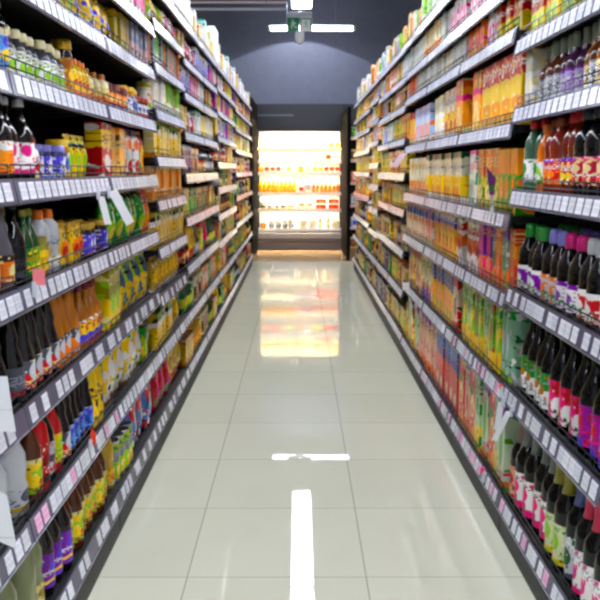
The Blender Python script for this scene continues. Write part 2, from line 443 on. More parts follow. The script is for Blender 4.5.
TN('gyti', 'bean_tin', 'green and grey tin', .16, .036, 'lime', [(.5, .75, 'grey')], [(.5, .25, .3, .14, 'yellow')], [(.8, .94, 'dgreen')])
PC('bwpp', 'salt_pouch', 'blue-white pouch with red spot', .17, .07, .25, (130, 150, 200), 'navy', [(.0, .25, 'navy')], [(.4, .72, .22, .14, 'red'), (.65, .5, .2, .2, 'white')], [(.3, .4, 'white')])
PC('rdpp', 'tomato_pasta_pouch', 'deep red pouch with dark top', .15, .07, .25, 'red', 'dred', [(.82, 1, 'dred')], [(.5, .45, .28, .2, 'magenta'), (.3, .2, .14, .1, 'green')])
PC('yopp', 'corn_snack_pouch', 'yellow-orange pouch with red base', .15, .07, .24, 'yellow', 'orange', [(0, .3, 'orange')], [(.5, .6, .3, .18, 'gold'), (.4, .25, .24, .12, 'red')])
BT('mrjr', 'relish_jar', 'maroon jar with white label', 'jar', .13, .034, 'dred', 'dark', 'white', [(0, .3, 'red')], [(.5, .6, .26, .2, 'peach')], cat='jar')
PC('bgyp', 'sugar_pouch', 'big yellow pouch, violet spots, white base', .18, .08, .2, 'yellow', 'yellow', [(0, .3, 'white')], [(.4, .5, .14, .1, 'lilac'), (.7, .4, .12, .08, 'lilac'), (.4, .16, .3, .1, 'lilac')])
CT('gbox', 'cocoa_box', 'tall olive-gold box', .07, .05, .18, 'olive', [(.9, 1, 'gold')], [(.5, .5, .3, .22, 'gold')], [(.7, .85, 'brown')])
CT('bpsb', 'sachet_box', 'slate-blue box with pink base', .07, .05, .16, (130, 135, 160), [(0, .5, (200, 170, 175))], [(.5, .7, .26, .1, 'lgrey')], [(.2, .35, 'dgrey')])
CT('obox', 'orange_cereal_box', 'tall plain orange box', .06, .05, .18, 'orange', [(0, .1, 'amber')], [(.5, .6, .3, .12, 'gold')])
CT('gryx', 'grey_cereal_box', 'tall slate grey box', .06, .05, .17, (140, 150, 170), [(0, .3, 'lgrey')], [(.5, .6, .26, .12, 'green')])
CT('wpkc', 'wafer_box', 'white box with pink stripe', .06, .05, .16, 'white', [(.3, .7, 'pink')], [(.5, .5, .2, .1, 'magenta')], [(.78, .9, 'grey')])
PC('limp', 'lime_snack_pouch', 'lime green pouch with white patch', .13, .06, .16, 'lime', 'green', [], [(.5, .6, .28, .2, 'yellow'), (.5, .3, .3, .16, 'white')])
PC('rwpp', 'strawberry_wafer_pouch', 'white pouch with crimson patches', .12, .05, .16, 'white', 'red', [], [(.5, .65, .3, .2, 'magenta'), (.4, .3, .24, .16, 'red')])
CT('gwbx', 'green_tea_box', 'green box with white face', .1, .05, .17, 'lime', [(0, .4, 'white')], [(.5, .65, .28, .16, 'green')], [(.12, .28, 'green')])
CT('wgbx', 'white_biscuit_box', 'plain white box with pale print', .12, .06, .18, 'white', [(.85, 1, 'lgrey')], [(.5, .5, .24, .14, 'cream')], [(.2, .34, 'grey')])
BT('wgjr', 'yoghurt_sauce_jar', 'white jar with pale green label', 'jar', .13, .036, 'cream', 'olive', 'white', [(0, .3, 'lime')], [(.5, .6, .26, .2, 'peach')], cat='jar')
CT('crst', 'breadstick_box', 'slim cream box with yellow centre', .055, .05, .16, 'cream', [(0, .15, 'peach')], [(.5, .5, .34, .28, 'yellow')], [(.8, .92, 'brown')])
CT('ppkb', 'oat_box', 'peach cardboard box', .085, .05, .17, 'peach', [(.85, 1, 'beige')], [(.5, .5, .24, .2, 'beige')], [(.15, .28, 'orange')])
CT('ygwb', 'lemon_tea_box', 'yellow box with green-white stripe', .06, .05, .18, 'yellow', [(.6, .75, 'white'), (.75, 1, 'green')], [(.5, .3, .3, .16, 'gold')])
PC('ylpp', 'maize_pouch', 'golden yellow pouch', .13, .06, .2, 'gold', 'gold', [(0, .2, 'white')], [(.5, .55, .3, .2, 'yellow'), (.5, .5, .18, .1, 'orange')])
# ---- drink side, near bays
CT('rgpk', 'pasta_box', 'red box with green base', .075, .05, .17, 'red', [(0, .42, 'lime'), (.42, .55, 'orange')], [(.5, .75, .24, .1, 'yellow')], [(.14, .3, 'dgreen')])
CT('rypk', 'soup_box', 'red-topped yellow box', .075, .05, .16, 'yellow', [(.5, 1, 'red')], [(.5, .3, .28, .14, 'lime')], [(.62, .8, 'white')])
CT('wpnk', 'rice_cake_box', 'white and pink box', .085, .06, .16, (240, 225, 228), [(.75, 1, 'white'), (0, .16, (150, 130, 140))], [(.5, .5, .26, .18, 'pink')], [(.25, .38, 'grey')])
CT('wgrx', 'powdered_milk_box', 'white-grey box with green mark', .09, .06, .17, (222, 224, 215), [(0, .18, (150, 140, 150))], [(.5, .62, .26, .14, 'lgrey')], [(.3, .44, 'olive')])
CT('opkx', 'peach_tea_box', 'orange-pink box', .085, .05, .16, 'peach', [(.7, 1, 'orange'), (0, .15, 'purple')], [(.5, .5, .3, .18, 'pink')], [(.2, .35, 'orange')])
BT('flb1', 'grape_juice_bottle', 'brown glass bottle, foil neck, white label', 'foil', .215, .034, 'brown', (132, 140, 120), 'lgrey', [(.86, 1, 'grey')], [(.5, .5, .2, .26, 'white')], [(.1, .8, 'dgrey')])
BT('flb2', 'plum_juice_bottle', 'purple glass bottle, foil neck, lilac label', 'foil', .215, .034, (66, 34, 66), (132, 140, 120), (186, 176, 206), [(.86, 1, 'purple')], [(.5, .5, .2, .26, 'lgrey')], [(.1, .8, 'purple')])
BT('flb3', 'apple_juice_bottle', 'amber glass bottle, foil neck, cream label', 'foil', .215, .034, (150, 92, 30), (132, 140, 120), 'cream', [(.86, 1, 'amber')], [(.5, .5, .2, .26, 'white')], [(.1, .8, 'brown')])
CT('owbx', 'orange_drink_carton', 'big orange carton with red top', .16, .07, .265, (255, 150, 10), [(.66, 1, (225, 50, 20)), (.4, .66, 'yellow')], [(.5, .5, .3, .1, 'yellow'), (.5, .28, .2, .1, (255, 160, 20))], [(.76, .9, 'white'), (.08, .16, 'green')], cat='carton')
CT('owb2', 'mango_drink_carton', 'orange carton with pink band, white glasses', .16, .07, .265, (255, 150, 10), [(.62, .72, 'pink'), (.84, 1, (235, 90, 20))], [(.3, .36, .1, .18, 'cream'), (.6, .36, .1, .18, 'cream'), (.75, .82, .16, .14, 'green')], [(.1, .2, 'yellow')], cat='carton')
CT('cybx', 'soy_milk_carton', 'cream carton with yellow lower half', .13, .07, .25, (236, 232, 205), [(0, .14, 'white'), (.14, .55, 'yellow')], [(.45, .26, .3, .12, 'red')], [(.7, .84, 'grey')], cat='carton')
CT('whtc', 'coconut_milk_carton', 'white carton with faint grey print', .11, .07, .24, 'white', [(.62, 1, (205, 200, 180))], [(.5, .4, .22, .1, 'cream')], [(.2, .3, 'lgrey')], cat='carton')
CT('bwoc', 'sports_drink_carton', 'pale blue carton with orange spot', .11, .06, .23, (190, 205, 230), [(0, .2, 'white')], [(.5, .35, .3, .16, 'orange'), (.6, .6, .2, .1, 'white')], [(.75, .9, 'navy')], cat='carton')
CT('yorc', 'pineapple_drink_carton', 'yellow carton with orange streak', .1, .06, .22, 'yellow', [(.8, 1, 'red')], [(.45, .5, .26, .26, 'orange')], [(.1, .22, 'white')], cat='carton')
BT('gwrb', 'mint_drink_bottle', 'clear green bottle, red cap, white label', 'juice', .25, .035, (70, 110, 84), 'red', 'white', [(0, .2, 'lgrey')], [(.5, .6, .26, .26, 'green')], [(.2, .35, 'dgrey')])
BT('orbt', 'carrot_juice_bottle', 'orange bottle, green-white label', 'juice', .22, .03, 'orange', 'orange', 'white', [(0, .2, 'green')], [(.5, .6, .3, .2, 'lime')])
BT('rjbt', 'pomegranate_juice_bottle', 'red-brown bottle, red cap, red-yellow label', 'juice', .255, .037, (120, 34, 18), 'red', 'red', [(.86, 1, 'lilac'), (0, .16, 'dred')], [(.5, .3, .34, .16, 'yellow'), (.4, .25, .16, .12, 'lime')], [(.5, .76, 'white')])
BT('rjb2', 'cherry_juice_bottle', 'red bottle, orange-brown cap, red label', 'juice', .235, .037, (140, 40, 20), (150, 60, 20), 'red', [(.86, 1, 'lilac'), (0, .16, 'orange')], [(.5, .4, .34, .2, 'orange'), (.4, .3, .16, .12, 'lime')], [(.6, .8, 'white')])
BT('drbt', 'cranberry_juice_bottle', 'black bottle, dark cap, crimson label', 'juice', .25, .04, 'black', 'dgrey', (190, 20, 50), [(.86, 1, 'magenta'), (0, .14, 'dred')], [(.5, .6, .34, .18, (225, 210, 170)), (.4, .24, .3, .12, (230, 90, 90))], [(.3, .4, 'white')])
CT('gcbx', 'barley_milk_carton', 'cream carton, green top, yellow lower half', .13, .07, .25, (236, 232, 205), [(.88, 1, 'dgreen'), (.12, .55, 'yellow'), (0, .12, 'white')], [(.4, .22, .3, .12, 'orange')], [(.62, .74, 'grey')], cat='carton')
CT('whpc', 'lychee_drink_carton', 'white carton with crimson lid stripe', .1, .07, .25, 'white', [(.92, 1, 'magenta')], [(.2, .3, .16, .2, 'teal'), (.6, .5, .2, .3, 'cream')], [(.66, .8, 'pink')], cat='carton')
CT('oycr', 'guava_drink_carton', 'orange-topped yellow carton, green swirl', .12, .07, .25, 'yellow', [(.55, 1, 'orange'), (0, .1, 'amber')], [(.4, .5, .22, .12, 'green'), (.5, .28, .24, .14, 'cream')], [(.7, .86, 'cream')], cat='carton')
CT('gorc', 'papaya_drink_carton', 'green carton with orange disc', .09, .07, .24, (60, 150, 40), [(.62, 1, 'peach')], [(.5, .4, .34, .18, 'orange')], [(.1, .2, 'lime')], cat='carton')
CT('crmc', 'almond_milk_carton', 'cream carton with peach base', .12, .07, .24, 'cream', [(0, .4, 'peach')], [(.5, .6, .26, .14, 'white'), (.3, .75, .14, .08, 'olive')], [(.15, .28, 'orange')], cat='carton')
for q, (cp, cn, lb, l2) in enumerate([('green', 'green', 'purple', 'white'), ('lilac', 'lilac', 'lgrey', 'orange'), ('magenta', 'pink', 'white', 'purple'), ('lgrey', 'pale grey', 'red', 'white')]):
    BT('sqb%d' % q, ['cola_bottle', 'root_beer_bottle', 'berry_soda_bottle', 'ginger_soda_bottle'][q], 'dark ribbed bottle, %s cap, %s label' % (cn, ['purple', 'grey-orange', 'white-purple', 'red'][q]), 'squat', .235, .042, 'black', cp, lb, [(.8, 1, l2)], [(.45, .45, .3, .22, l2), (.7, .2, .2, .14, 'green')], [(.1, .25, 'white')])
CT('cblx', 'milk_tea_box', 'cream box with blue edge', .08, .06, .23, (240, 232, 214), [(.7, 1, (90, 110, 170))], [(.5, .4, .26, .24, 'peach')], [(.14, .28, 'grey')])
CT('pkox', 'rose_tea_box', 'pink-orange box, lilac top', .08, .06, .23, 'pink', [(.72, 1, (130, 110, 160)), (0, .2, 'lime')], [(.5, .5, .3, .16, 'orange')], [(.25, .36, 'white')])
CT('pocx', 'mango_jelly_box', 'purple-topped orange box', .12, .06, .24, (250, 160, 20), [(.68, 1, (86, 80, 160))], [(.5, .4, .34, .18, 'yellow'), (.25, .35, .2, .14, 'red')], [(.78, .92, 'lgrey')])
CT('rwgx', 'berry_cereal_box', 'white box, green top, red berries', .14, .06, .24, 'white', [(.9, 1, 'green'), (.36, .6, 'orange')], [(.3, .42, .2, .1, 'red'), (.6, .38, .2, .1, 'dred'), (.15, .78, .2, .1, 'lime')], [(.66, .82, 'red')])
CT('prcx', 'grape_jelly_box', 'purple box with orange base', .09, .06, .24, 'purple', [(0, .42, 'orange')], [(.5, .6, .28, .14, 'pink')], [(.75, .9, 'peach')])
CT('gpox', 'mixed_jelly_box', 'grey-green box, orange base', .09, .06, .24, (130, 150, 140), [(0, .35, 'orange'), (.82, 1, 'purple')], [(.5, .45, .26, .14, 'green')], [(.55, .7, 'white')])
CT('rocx', 'tomato_cracker_box', 'red-orange box with pale stripes', .08, .06, .24, (225, 70, 40), [(.55, .75, 'peach')], [(.5, .35, .24, .16, 'orange')], [(.8, .94, 'cream')])
BT('tdb1', 'red_grape_cordial_bottle', 'tall dark bottle, grey cap, red-white label', 'sauce', .31, .042, (10, 13, 11), (148, 158, 150), 'white', [(.55, 1, 'red')], [(.5, .6, .3, .16, 'pink'), (.4, .3, .22, .16, 'red')], [(.08, .22, 'dgreen')], gap=.01)
BT('tdb2', 'herbal_cordial_bottle', 'tall dark bottle, grey cap, green label', 'sauce', .31, .04, (10, 13, 11), (148, 158, 150), 'white', [(.5, 1, 'green')], [(.5, .5, .26, .14, 'amber')], [(.1, .3, 'grey')], gap=.01)
BT('tdb3', 'purple_cordial_bottle', 'tall dark bottle, grey cap, purple label', 'sauce', .31, .043, (10, 13, 11), (148, 158, 150), (150, 30, 165), [(0, .2, 'lilac')], [(.4, .62, .34, .2, 'red'), (.3, .4, .2, .1, 'white')], [(.3, .5, 'pink')], gap=.01)
TN('gcan', 'malt_drink_canister', 'tall pale green canister', .29, .046, (150, 185, 160), [(.86, 1, 'green'), (0, .1, 'lime')], [(.5, .5, .2, .2, 'lgrey')], [(.2, .3, 'dgreen')])
CT('yrxb', 'corn_flake_box', 'yellow box with red streaks', .09, .06, .27, 'yellow', [(.8, 1, 'olive')], [(.5, .45, .26, .16, 'red'), (.3, .7, .2, .1, 'white')], [(.12, .26, 'green')])
CT('wpxb', 'vanilla_cereal_box', 'white box with purple base', .1, .06, .27, 'cream', [(0, .3, 'purple'), (.3, .42, 'pink')], [(.5, .65, .26, .14, 'grey')], [(.76, .9, 'green')])
CT('byxb', 'honey_cereal_box', 'amber box with dark blue top', .11, .06, .28, (245, 180, 20), [(.66, 1, (50, 66, 140))], [(.5, .4, .28, .2, 'orange'), (.65, .2, .2, .12, 'green')], [(.76, .9, 'lblue')])
CT('rdxb', 'chocolate_cereal_box', 'white box with red top, brown picture', .12, .06, .28, (225, 205, 190), [(.78, 1, 'red'), (0, .2, 'red')], [(.5, .45, .28, .16, 'brown')], [(.25, .36, 'red')])
CT('gyxb', 'lime_cereal_box', 'lime and yellow striped box', .065, .06, .28, 'lime', [(0, .3, 'yellow'), (.8, 1, 'green')], [(.5, .55, .22, .2, 'yellow'), (.7, .2, .16, .12, 'red')], [(.62, .74, 'dgreen')])
CT('grxb', 'apple_cereal_box', 'green box with red spot', .065, .06, .28, (70, 160, 40), [(0, .26, 'yellow')], [(.5, .55, .26, .14, 'red'), (.4, .8, .2, .08, 'white')], [(.3, .42, 'lime')])
BT('win1', 'sparkling_grape_bottle', 'black bottle, grey foil neck, pink label', 'wine', .34, .042, (10, 13, 11), (112, 118, 116), 'white', [(0, .2, 'pink')], [(.5, .6, .28, .2, 'pink'), (.5, .3, .2, .14, 'magenta')], [(.74, .9, 'dgreen')])
BT('win2', 'sparkling_apple_bottle', 'black bottle, olive foil neck, lime label', 'wine', .34, .042, (10, 13, 11), (150, 142, 36), (220, 225, 190), [(0, .16, 'yellow')], [(.5, .55, .3, .24, 'lime'), (.3, .25, .2, .1, 'magenta')], [(.8, .92, 'green')])
BT('win3', 'sparkling_berry_bottle', 'black bottle, blue foil neck, grey label', 'wine', .34, .042, (10, 13, 11), (70, 84, 140), 'lgrey', [(0, .14, 'dgrey')], [(.5, .5, .3, .24, 'dgreen')], [(.7, .9, 'white')])
BT('win4', 'sparkling_rose_bottle', 'black bottle, crimson foil neck, white label', 'wine', .34, .042, (10, 13, 11), (205, 20, 74), 'white', [(0, .14, 'pink')], [(.4, .45, .28, .2, 'magenta')], [(.7, .9, 'grey')])
BT('win5', 'sparkling_peach_bottle', 'black bottle, orange-grey neck, peach label', 'wine', .32, .04, (10, 13, 11), (150, 120, 110), (235, 190, 170), [(0, .2, 'cream')], [(.5, .6, .28, .2, 'red')], [(.3, .42, 'dgreen')])
CT('ygxb', 'muesli_box', 'pale green box with yellow base', .1, .06, .33, (190, 205, 170), [(0, .35, 'yellow')], [(.5, .6, .26, .12, 'green')], [(.74, .9, 'dgreen')])
CT('pcxb', 'rolled_oat_box', 'pink-cream box with orange spots', .11, .06, .33, (235, 205, 185), [(0, .22, 'orange'), (.9, 1, 'purple')], [(.5, .45, .28, .12, 'red'), (.4, .65, .2, .08, 'peach')], [(.74, .86, 'dred')])
CT('blxb', 'puffed_rice_box', 'blue-topped orange-red box', .12, .06, .33, (215, 60, 40), [(.64, 1, (70, 100, 190))], [(.5, .4, .26, .14, 'red'), (.6, .2, .2, .1, 'cream')], [(.76, .9, 'lblue')])
CT('roxb', 'tropical_cereal_box', 'red box with green and white picture', .12, .06, .33, (215, 60, 50), [(0, .2, 'orange')], [(.5, .5, .3, .16, 'cream'), (.5, .46, .14, .08, 'red'), (.3, .7, .22, .08, 'green')], [(.82, .94, 'pink')])
CT('gwxb', 'pear_cereal_box', 'green-white box with purple top', .1, .06, .33, (200, 215, 190), [(.86, 1, 'purple'), (0, .12, 'orange')], [(.5, .5, .26, .24, (90, 160, 50))], [(.16, .26, 'magenta')])
CT('bigw', 'storage_box', 'big plain white box standing high', .34, .22, .31, 'white', [], [], [(.1, .14, 'lgrey')])
# ---- packs of the far bays
for key, nm, look, w, h, base, top, blob in [
    ('fa', 'cracker_box', 'pink-white box', .11, .17, 'white', 'pink', 'magenta'), ('fb', 'sugar_box', 'crimson box', .1, .17, 'magenta', 'red', 'white'),
    ('fc', 'washing_powder_box', 'violet box', .1, .18, 'purple', 'lilac', 'magenta'), ('fd', 'tissue_box', 'pale grey box', .12, .16, 'lgrey', 'white', 'lilac'),
    ('fe', 'gold_snack_box', 'gold box', .1, .17, 'gold', 'amber', 'cream'), ('ff', 'cookie_box', 'brown and cream box', .11, .17, 'brown', 'cream', 'amber'),
    ('fg', 'green_snack_box', 'deep green box', .1, .17, 'green', 'dgreen', 'lime'), ('fh', 'amber_biscuit_box', 'amber box with yellow disc', .1, .18, 'amber', 'orange', 'yellow'),
    ('fi', 'yellow_biscuit_box', 'yellow box with lime disc', .1, .18, 'yellow', 'gold', 'lime'), ('fj', 'orange_biscuit_box', 'orange box with white disc', .1, .18, 'orange', 'peach', 'white'),
    ('fk', 'white_milk_box', 'white box with teal top', .11, .18, 'white', 'teal', 'lgrey'), ('fl', 'dark_chocolate_box', 'dark box with violet disc', .1, .18, 'dark', 'navy', 'purple'),
    ('fm', 'olive_tea_box', 'olive box with yellow disc', .1, .18, 'olive', 'dgreen', 'yellow')]:
    CT(key, nm, look, w, .06, h, base, [(.78, 1, top), (0, .14, top)], [(.5, .45, .3, .2, blob)], [(.82, .94, 'white')])
BT('fn', 'dark_syrup_bottle', 'dark bottle with crimson label', 'sauce', .2, .038, 'dark', 'dred', 'red', [(0, .3, 'dred')], [(.5, .6, .3, .2, 'cream')])
BT('fo', 'dark_vinegar_bottle', 'dark bottle with grey label', 'sauce', .2, .038, 'black', 'dgrey', 'grey', [(0, .3, 'dgrey')], [(.5, .6, .3, .2, 'lgrey')])
BT('fp', 'green_syrup_bottle', 'dark green bottle with lime label', 'sauce', .2, .038, 'dgreen', 'dgreen', 'lime', [(0, .3, 'green')], [(.5, .6, .3, .2, 'yellow')])
BT('fq', 'golden_oil_bottle', 'golden bottle with orange label', 'sauce', .2, .038, 'gold', 'amber', 'orange', [(0, .3, 'amber')], [(.5, .6, .3, .2, 'yellow')])

# ------------------------------------------------------------------ labels and spawning
ORD = ['first', 'second', 'third', 'fourth', 'fifth', 'sixth', 'seventh', 'eighth', 'ninth', 'tenth', 'eleventh', 'twelfth', 'thirteenth', 'fourteenth', 'fifteenth', 'sixteenth', 'seventeenth', 'eighteenth', 'nineteenth', 'twentieth',
       'twenty-first', 'twenty-second', 'twenty-third', 'twenty-fourth', 'twenty-fifth']
def spawn(p, loc, rz, label, group, s=1.0):
    root = None
    for nm, me in p['parts']:
        if nm is None:
            root = bpy.data.objects.new(p['name'], me)
            root.location = loc
            root.rotation_euler = (0, 0, rz)
            root.scale = (s, s, s)
            COL.objects.link(root)
            tag(root, label, p['cat'], group)
        else:
            o = bpy.data.objects.new(nm, me)
            o.parent = root
            COL.objects.link(o)
    return root

# ------------------------------------------------------------------ room
BW = 15.7      # back wall
def floor_mat(name, base, grout, ox, oy, size, rough):
    m = bpy.data.materials.new(name)
    m.use_nodes = True
    N, L = m.node_tree.nodes, m.node_tree.links
    p = N['Principled BSDF']
    p.inputs['Roughness'].default_value = rough
    tc = N.new('ShaderNodeTexCoord')
    mp = N.new('ShaderNodeMapping')
    mp.inputs['Location'].default_value = (-ox / size, -oy / size, 0)
    mp.inputs['Scale'].default_value = (1 / size, 1 / size, 1)
    L.new(tc.outputs['Object'], mp.inputs['Vector'])
    br = N.new('ShaderNodeTexBrick')
    br.offset = 0
    br.squash = 1
    br.inputs['Scale'].default_value = 1
    br.inputs['Brick Width'].default_value = 1
    br.inputs['Row Height'].default_value = 1
    br.inputs['Mortar Size'].default_value = .0035
    br.inputs['Mortar Smooth'].default_value = 0
    br.inputs['Color1'].default_value = lin(base)
    br.inputs['Color2'].default_value = lin([v * .975 for v in base])
    br.inputs['Mortar'].default_value = lin(grout)
    L.new(mp.outputs[0], br.inputs['Vector'])
    nz = N.new('ShaderNodeTexNoise')
    nz.inputs['Scale'].default_value = 2.5
    nz.inputs['Detail'].default_value = 4
    L.new(tc.outputs['Object'], nz.inputs['Vector'])
    mr = N.new('ShaderNodeMapRange')
    mr.inputs['To Min'].default_value = .94
    mr.inputs['To Max'].default_value = 1.05
    L.new(nz.outputs['Fac'], mr.inputs['Value'])
    h = N.new('ShaderNodeHueSaturation')
    L.new(br.outputs['Color'], h.inputs['Color'])
    L.new(mr.outputs['Result'], h.inputs['Value'])
    L.new(h.outputs['Color'], p.inputs['Base Color'])
    bp = N.new('ShaderNodeBump')
    bp.inputs['Strength'].default_value = .004
    bp.inputs['Distance'].default_value = .02
    n2 = N.new('ShaderNodeTexNoise')
    n2.inputs['Scale'].default_value = 5
    L.new(tc.outputs['Object'], n2.inputs['Vector'])
    L.new(n2.outputs['Fac'], bp.inputs['Height'])
    L.new(bp.outputs['Normal'], p.inputs['Normal'])
    return m
FLOOR_Y = 12.95
fl = struct(mk('floor', MB().box(-5, 5, -4, FLOOR_Y, -.1, 0).mesh('floor', floor_mat('polished_tile', (203, 202, 180), (150, 150, 132), .225, 2.748 - .6, .6, .018))))
fb = struct(mk('floor_back', MB().box(-5, 5, FLOOR_Y, BW, -.1, 0).mesh('floor_back', floor_mat('beige_tile', (168, 142, 104), (140, 118, 88), .225, FLOOR_Y, .6, .12))))
wallm = plain('navy_wall_paint', (98, 102, 121), .6)
struct(mk('wall_back', MB().box(-5, 5, BW, BW + .15, 0, 4.3).mesh('wall_back', wallm)))
sidem = plain('pale_wall_paint', (205, 205, 205), .7)
struct(mk('wall_left', MB().box(-5.15, -5, -4.15, BW + .15, 0, 4.3).mesh('wall_left', sidem)))
struct(mk('wall_right', MB().box(5, 5.15, -4.15, BW + .15, 0, 4.3).mesh('wall_right', sidem)))
struct(mk('wall_front', MB().box(-5, 5, -4.15, -4, 0, 4.3).mesh('wall_front', sidem)))
struct(mk('ceiling', MB().box(-5.15, 5.15, -4.15, BW + .15, 4.3, 4.4).mesh('ceiling', plain('navy_ceiling_paint', (46, 48, 66), .7))))

# ------------------------------------------------------------------ shelving bays
XL, XR = .665, .745
Y0, PITCH = 2.06, 1.04
DEPTH = .45
black = plain('charcoal_steel', (19, 20, 22), .5, .0, spec=.25)
blackm = plain('black_back_panel', (22, 22, 25), .6)
railm = plain('price_rail_plastic', (84, 81, 102), .16)
wirem = plain('black_wire', (30, 30, 33), .35, .5)
def ticket_mat(name, base, ink):
    return printed(name, base, [], [], [(.2, .5, ink), (.6, .85, ink)], .16, .5)
tick_w = ticket_mat('white_ticket', (232, 232, 238), (186, 186, 196))
tick_p = ticket_mat('pink_ticket', (240, 205, 226), (222, 150, 190))
TH = math.radians(14)
def shelf_parts(L):
    h = L / 2 - .004
    b = MB()
    b.box(-DEPTH + .02, -.012, -h, h, -.004, .018)
    b.box(-.016, -.01, -h, h, -.018, .03)                      # upturned front lip
    for s in (-1, 1):                                           # end brackets
        y = s * (h - .004)
        b.plate([(y - .003, .0), (y + .003, .0), (y + .003, -.01), (y - .003, -.01)], -DEPTH + .03, -.03)
        b.prism([(-DEPTH + .02, -.004), (-.06, -.004), (-DEPTH + .02, -.06)], y - .002, y + .002)
    r = MB()
    r.prism([(-.009, .027), (-.006, .029), (.0055, -.027), (.0085, -.027), (.0075, -.031), (.002, -.031), (-.0095, .02)], -h, h)
    w = MB()
    for z in (.04, .062):
        w.tube((-.014, -h + .004, z), (-.014, h - .004, z), .0022)
    n = int(L / .075)
    for k in range(n + 1):
        y = -h + .005 + (2 * h - .01) * k / n
        w.tube((-.014, y, .018), (-.014, y, .064), .0013, 5)
    return b.mesh('shelf_board', black), r.mesh('price_rail', railm), w.mesh('wire_guard', wirem)
SH = {}
tk = {}
def ticket_mesh(w, m):
    k = (w, m.name)
    if k not in tk:
        mb = MB()
        # lies on the sloping rail
        c, s = math.cos(TH), math.sin(TH)
        pts = []
        for t in (-.0006, .0008):
            for v in (-.021, .021):
                pts.append((t * c - v * .2 + .0012, t * s + v))
        q = [pts[0], pts[1], pts[3], pts[2]]
        mb.prism(q, -w / 2, w / 2)
        tk[k] = mb.mesh('price_ticket', m)
    return tk[k]

LV_A = [.14, .46, .75, 1.04, 1.30, 1.55, 1.78, 1.975, 2.19]
LV_B = [.14, .46, .72, .95, 1.18, 1.39, 1.61, 1.82, 2.015, 2.19]
LV_R0 = [.13, .55, .91, 1.255, 1.536, 1.763, 1.98, 2.2]
LV_R1 = [.13, .54, .88, 1.167, 1.49, 1.81, 1.985, 2.2]
def levels(side, b):
    if side < 0:
        return LV_B if b in (2, 5, 6) else LV_A
    return LV_R0 if b <= 0 else LV_R1 if b <= 3 else LV_A if b not in (6,) else LV_B
def bay_range(side, b):
    y0 = Y0 + PITCH * b
    y1 = y0 + PITCH
    if side > 0 and b == 9:
        y1 = y0 + .55
    return y0, y1
SIDE = {-1: 'sauce-side', 1: 'drink-side'}
def bay_no(side, b):
    return ORD[b + 1] if side < 0 else ORD[b]
def ticket_style(side, b, z):
    if z > 1.2 or b >= 3:
        return .05, .066
    return .045, None
def build_bay(side, b):
    y0, y1 = bay_range(side, b)
    L = y1 - y0
    xe = XL if side < 0 else XR
    e = empty('shelving_bay', (side * xe, (y0 + y1) / 2, 0), 0 if side < 0 else PI)
    tag(e, 'charcoal metal shelving bay, %s bay from the aisle mouth, %s' % (bay_no(side, b), SIDE[side]), 'shelving', 'shelving bays along the aisle')
    if L not in SH:
        h = L / 2
        SH[L] = dict(sh=shelf_parts(L),
            plinth=MB().box(-DEPTH + .02, -.006, -h + .002, h - .002, 0, .1, .003).mesh('plinth', black),
            back=MB().box(-DEPTH - .02, -DEPTH, -h + .001, h - .001, .1, 2.26).mesh('back_panel', blackm),
            up=MB().box(-DEPTH, -DEPTH + .035, -.012, .012, .1, 2.3, .002).mesh('upright', black))
    S = SH[L]
    mk('plinth', S['plinth'], e)
    mk('back_panel', S['back'], e)
    for s in (-1, 1):
        mk('upright', S['up'], e, (0, s * (L / 2 - .014), 0))
    rnd = random.Random(side * 100 + b)
    for li, z in enumerate(levels(side, b)):
        sh = mk('shelf', S['sh'][0], e, (0, 0, z))
        mk('price_rail', S['sh'][1], sh)
        if b <= 4 and li > 0 or (side > 0 and b <= 4):
            mk('wire_guard', S['sh'][2], sh)
        y = -L / 2 + .03
        w, step = ticket_style(side, b, z)
        pink = (side < 0 and b == 0 and li == 1) or (side > 0 and b in (1,) and li == 1) or (side > 0 and b in (0, 1, 2) and li == 0)
        while y < L / 2 - .04:
            pk = pink and rnd.random() < .3
            o = mk('price_ticket', ticket_mesh(w, tick_p if pk else tick_w), sh, (0, y + w / 2, 0))
            if pk:
                o['label'] = 'pink price ticket'
            if step:
                y += step
            else:
                y += w + rnd.choice([.06, .09, .12, .02, .004] if side < 0 and li in (0, 2) else [.004, .006, .012, .016, .02, .03, .05])
    return e
for side in (-1, 1):
    for b in range(-1 if side < 0 else 0, 10):
        build_bay(side, b)

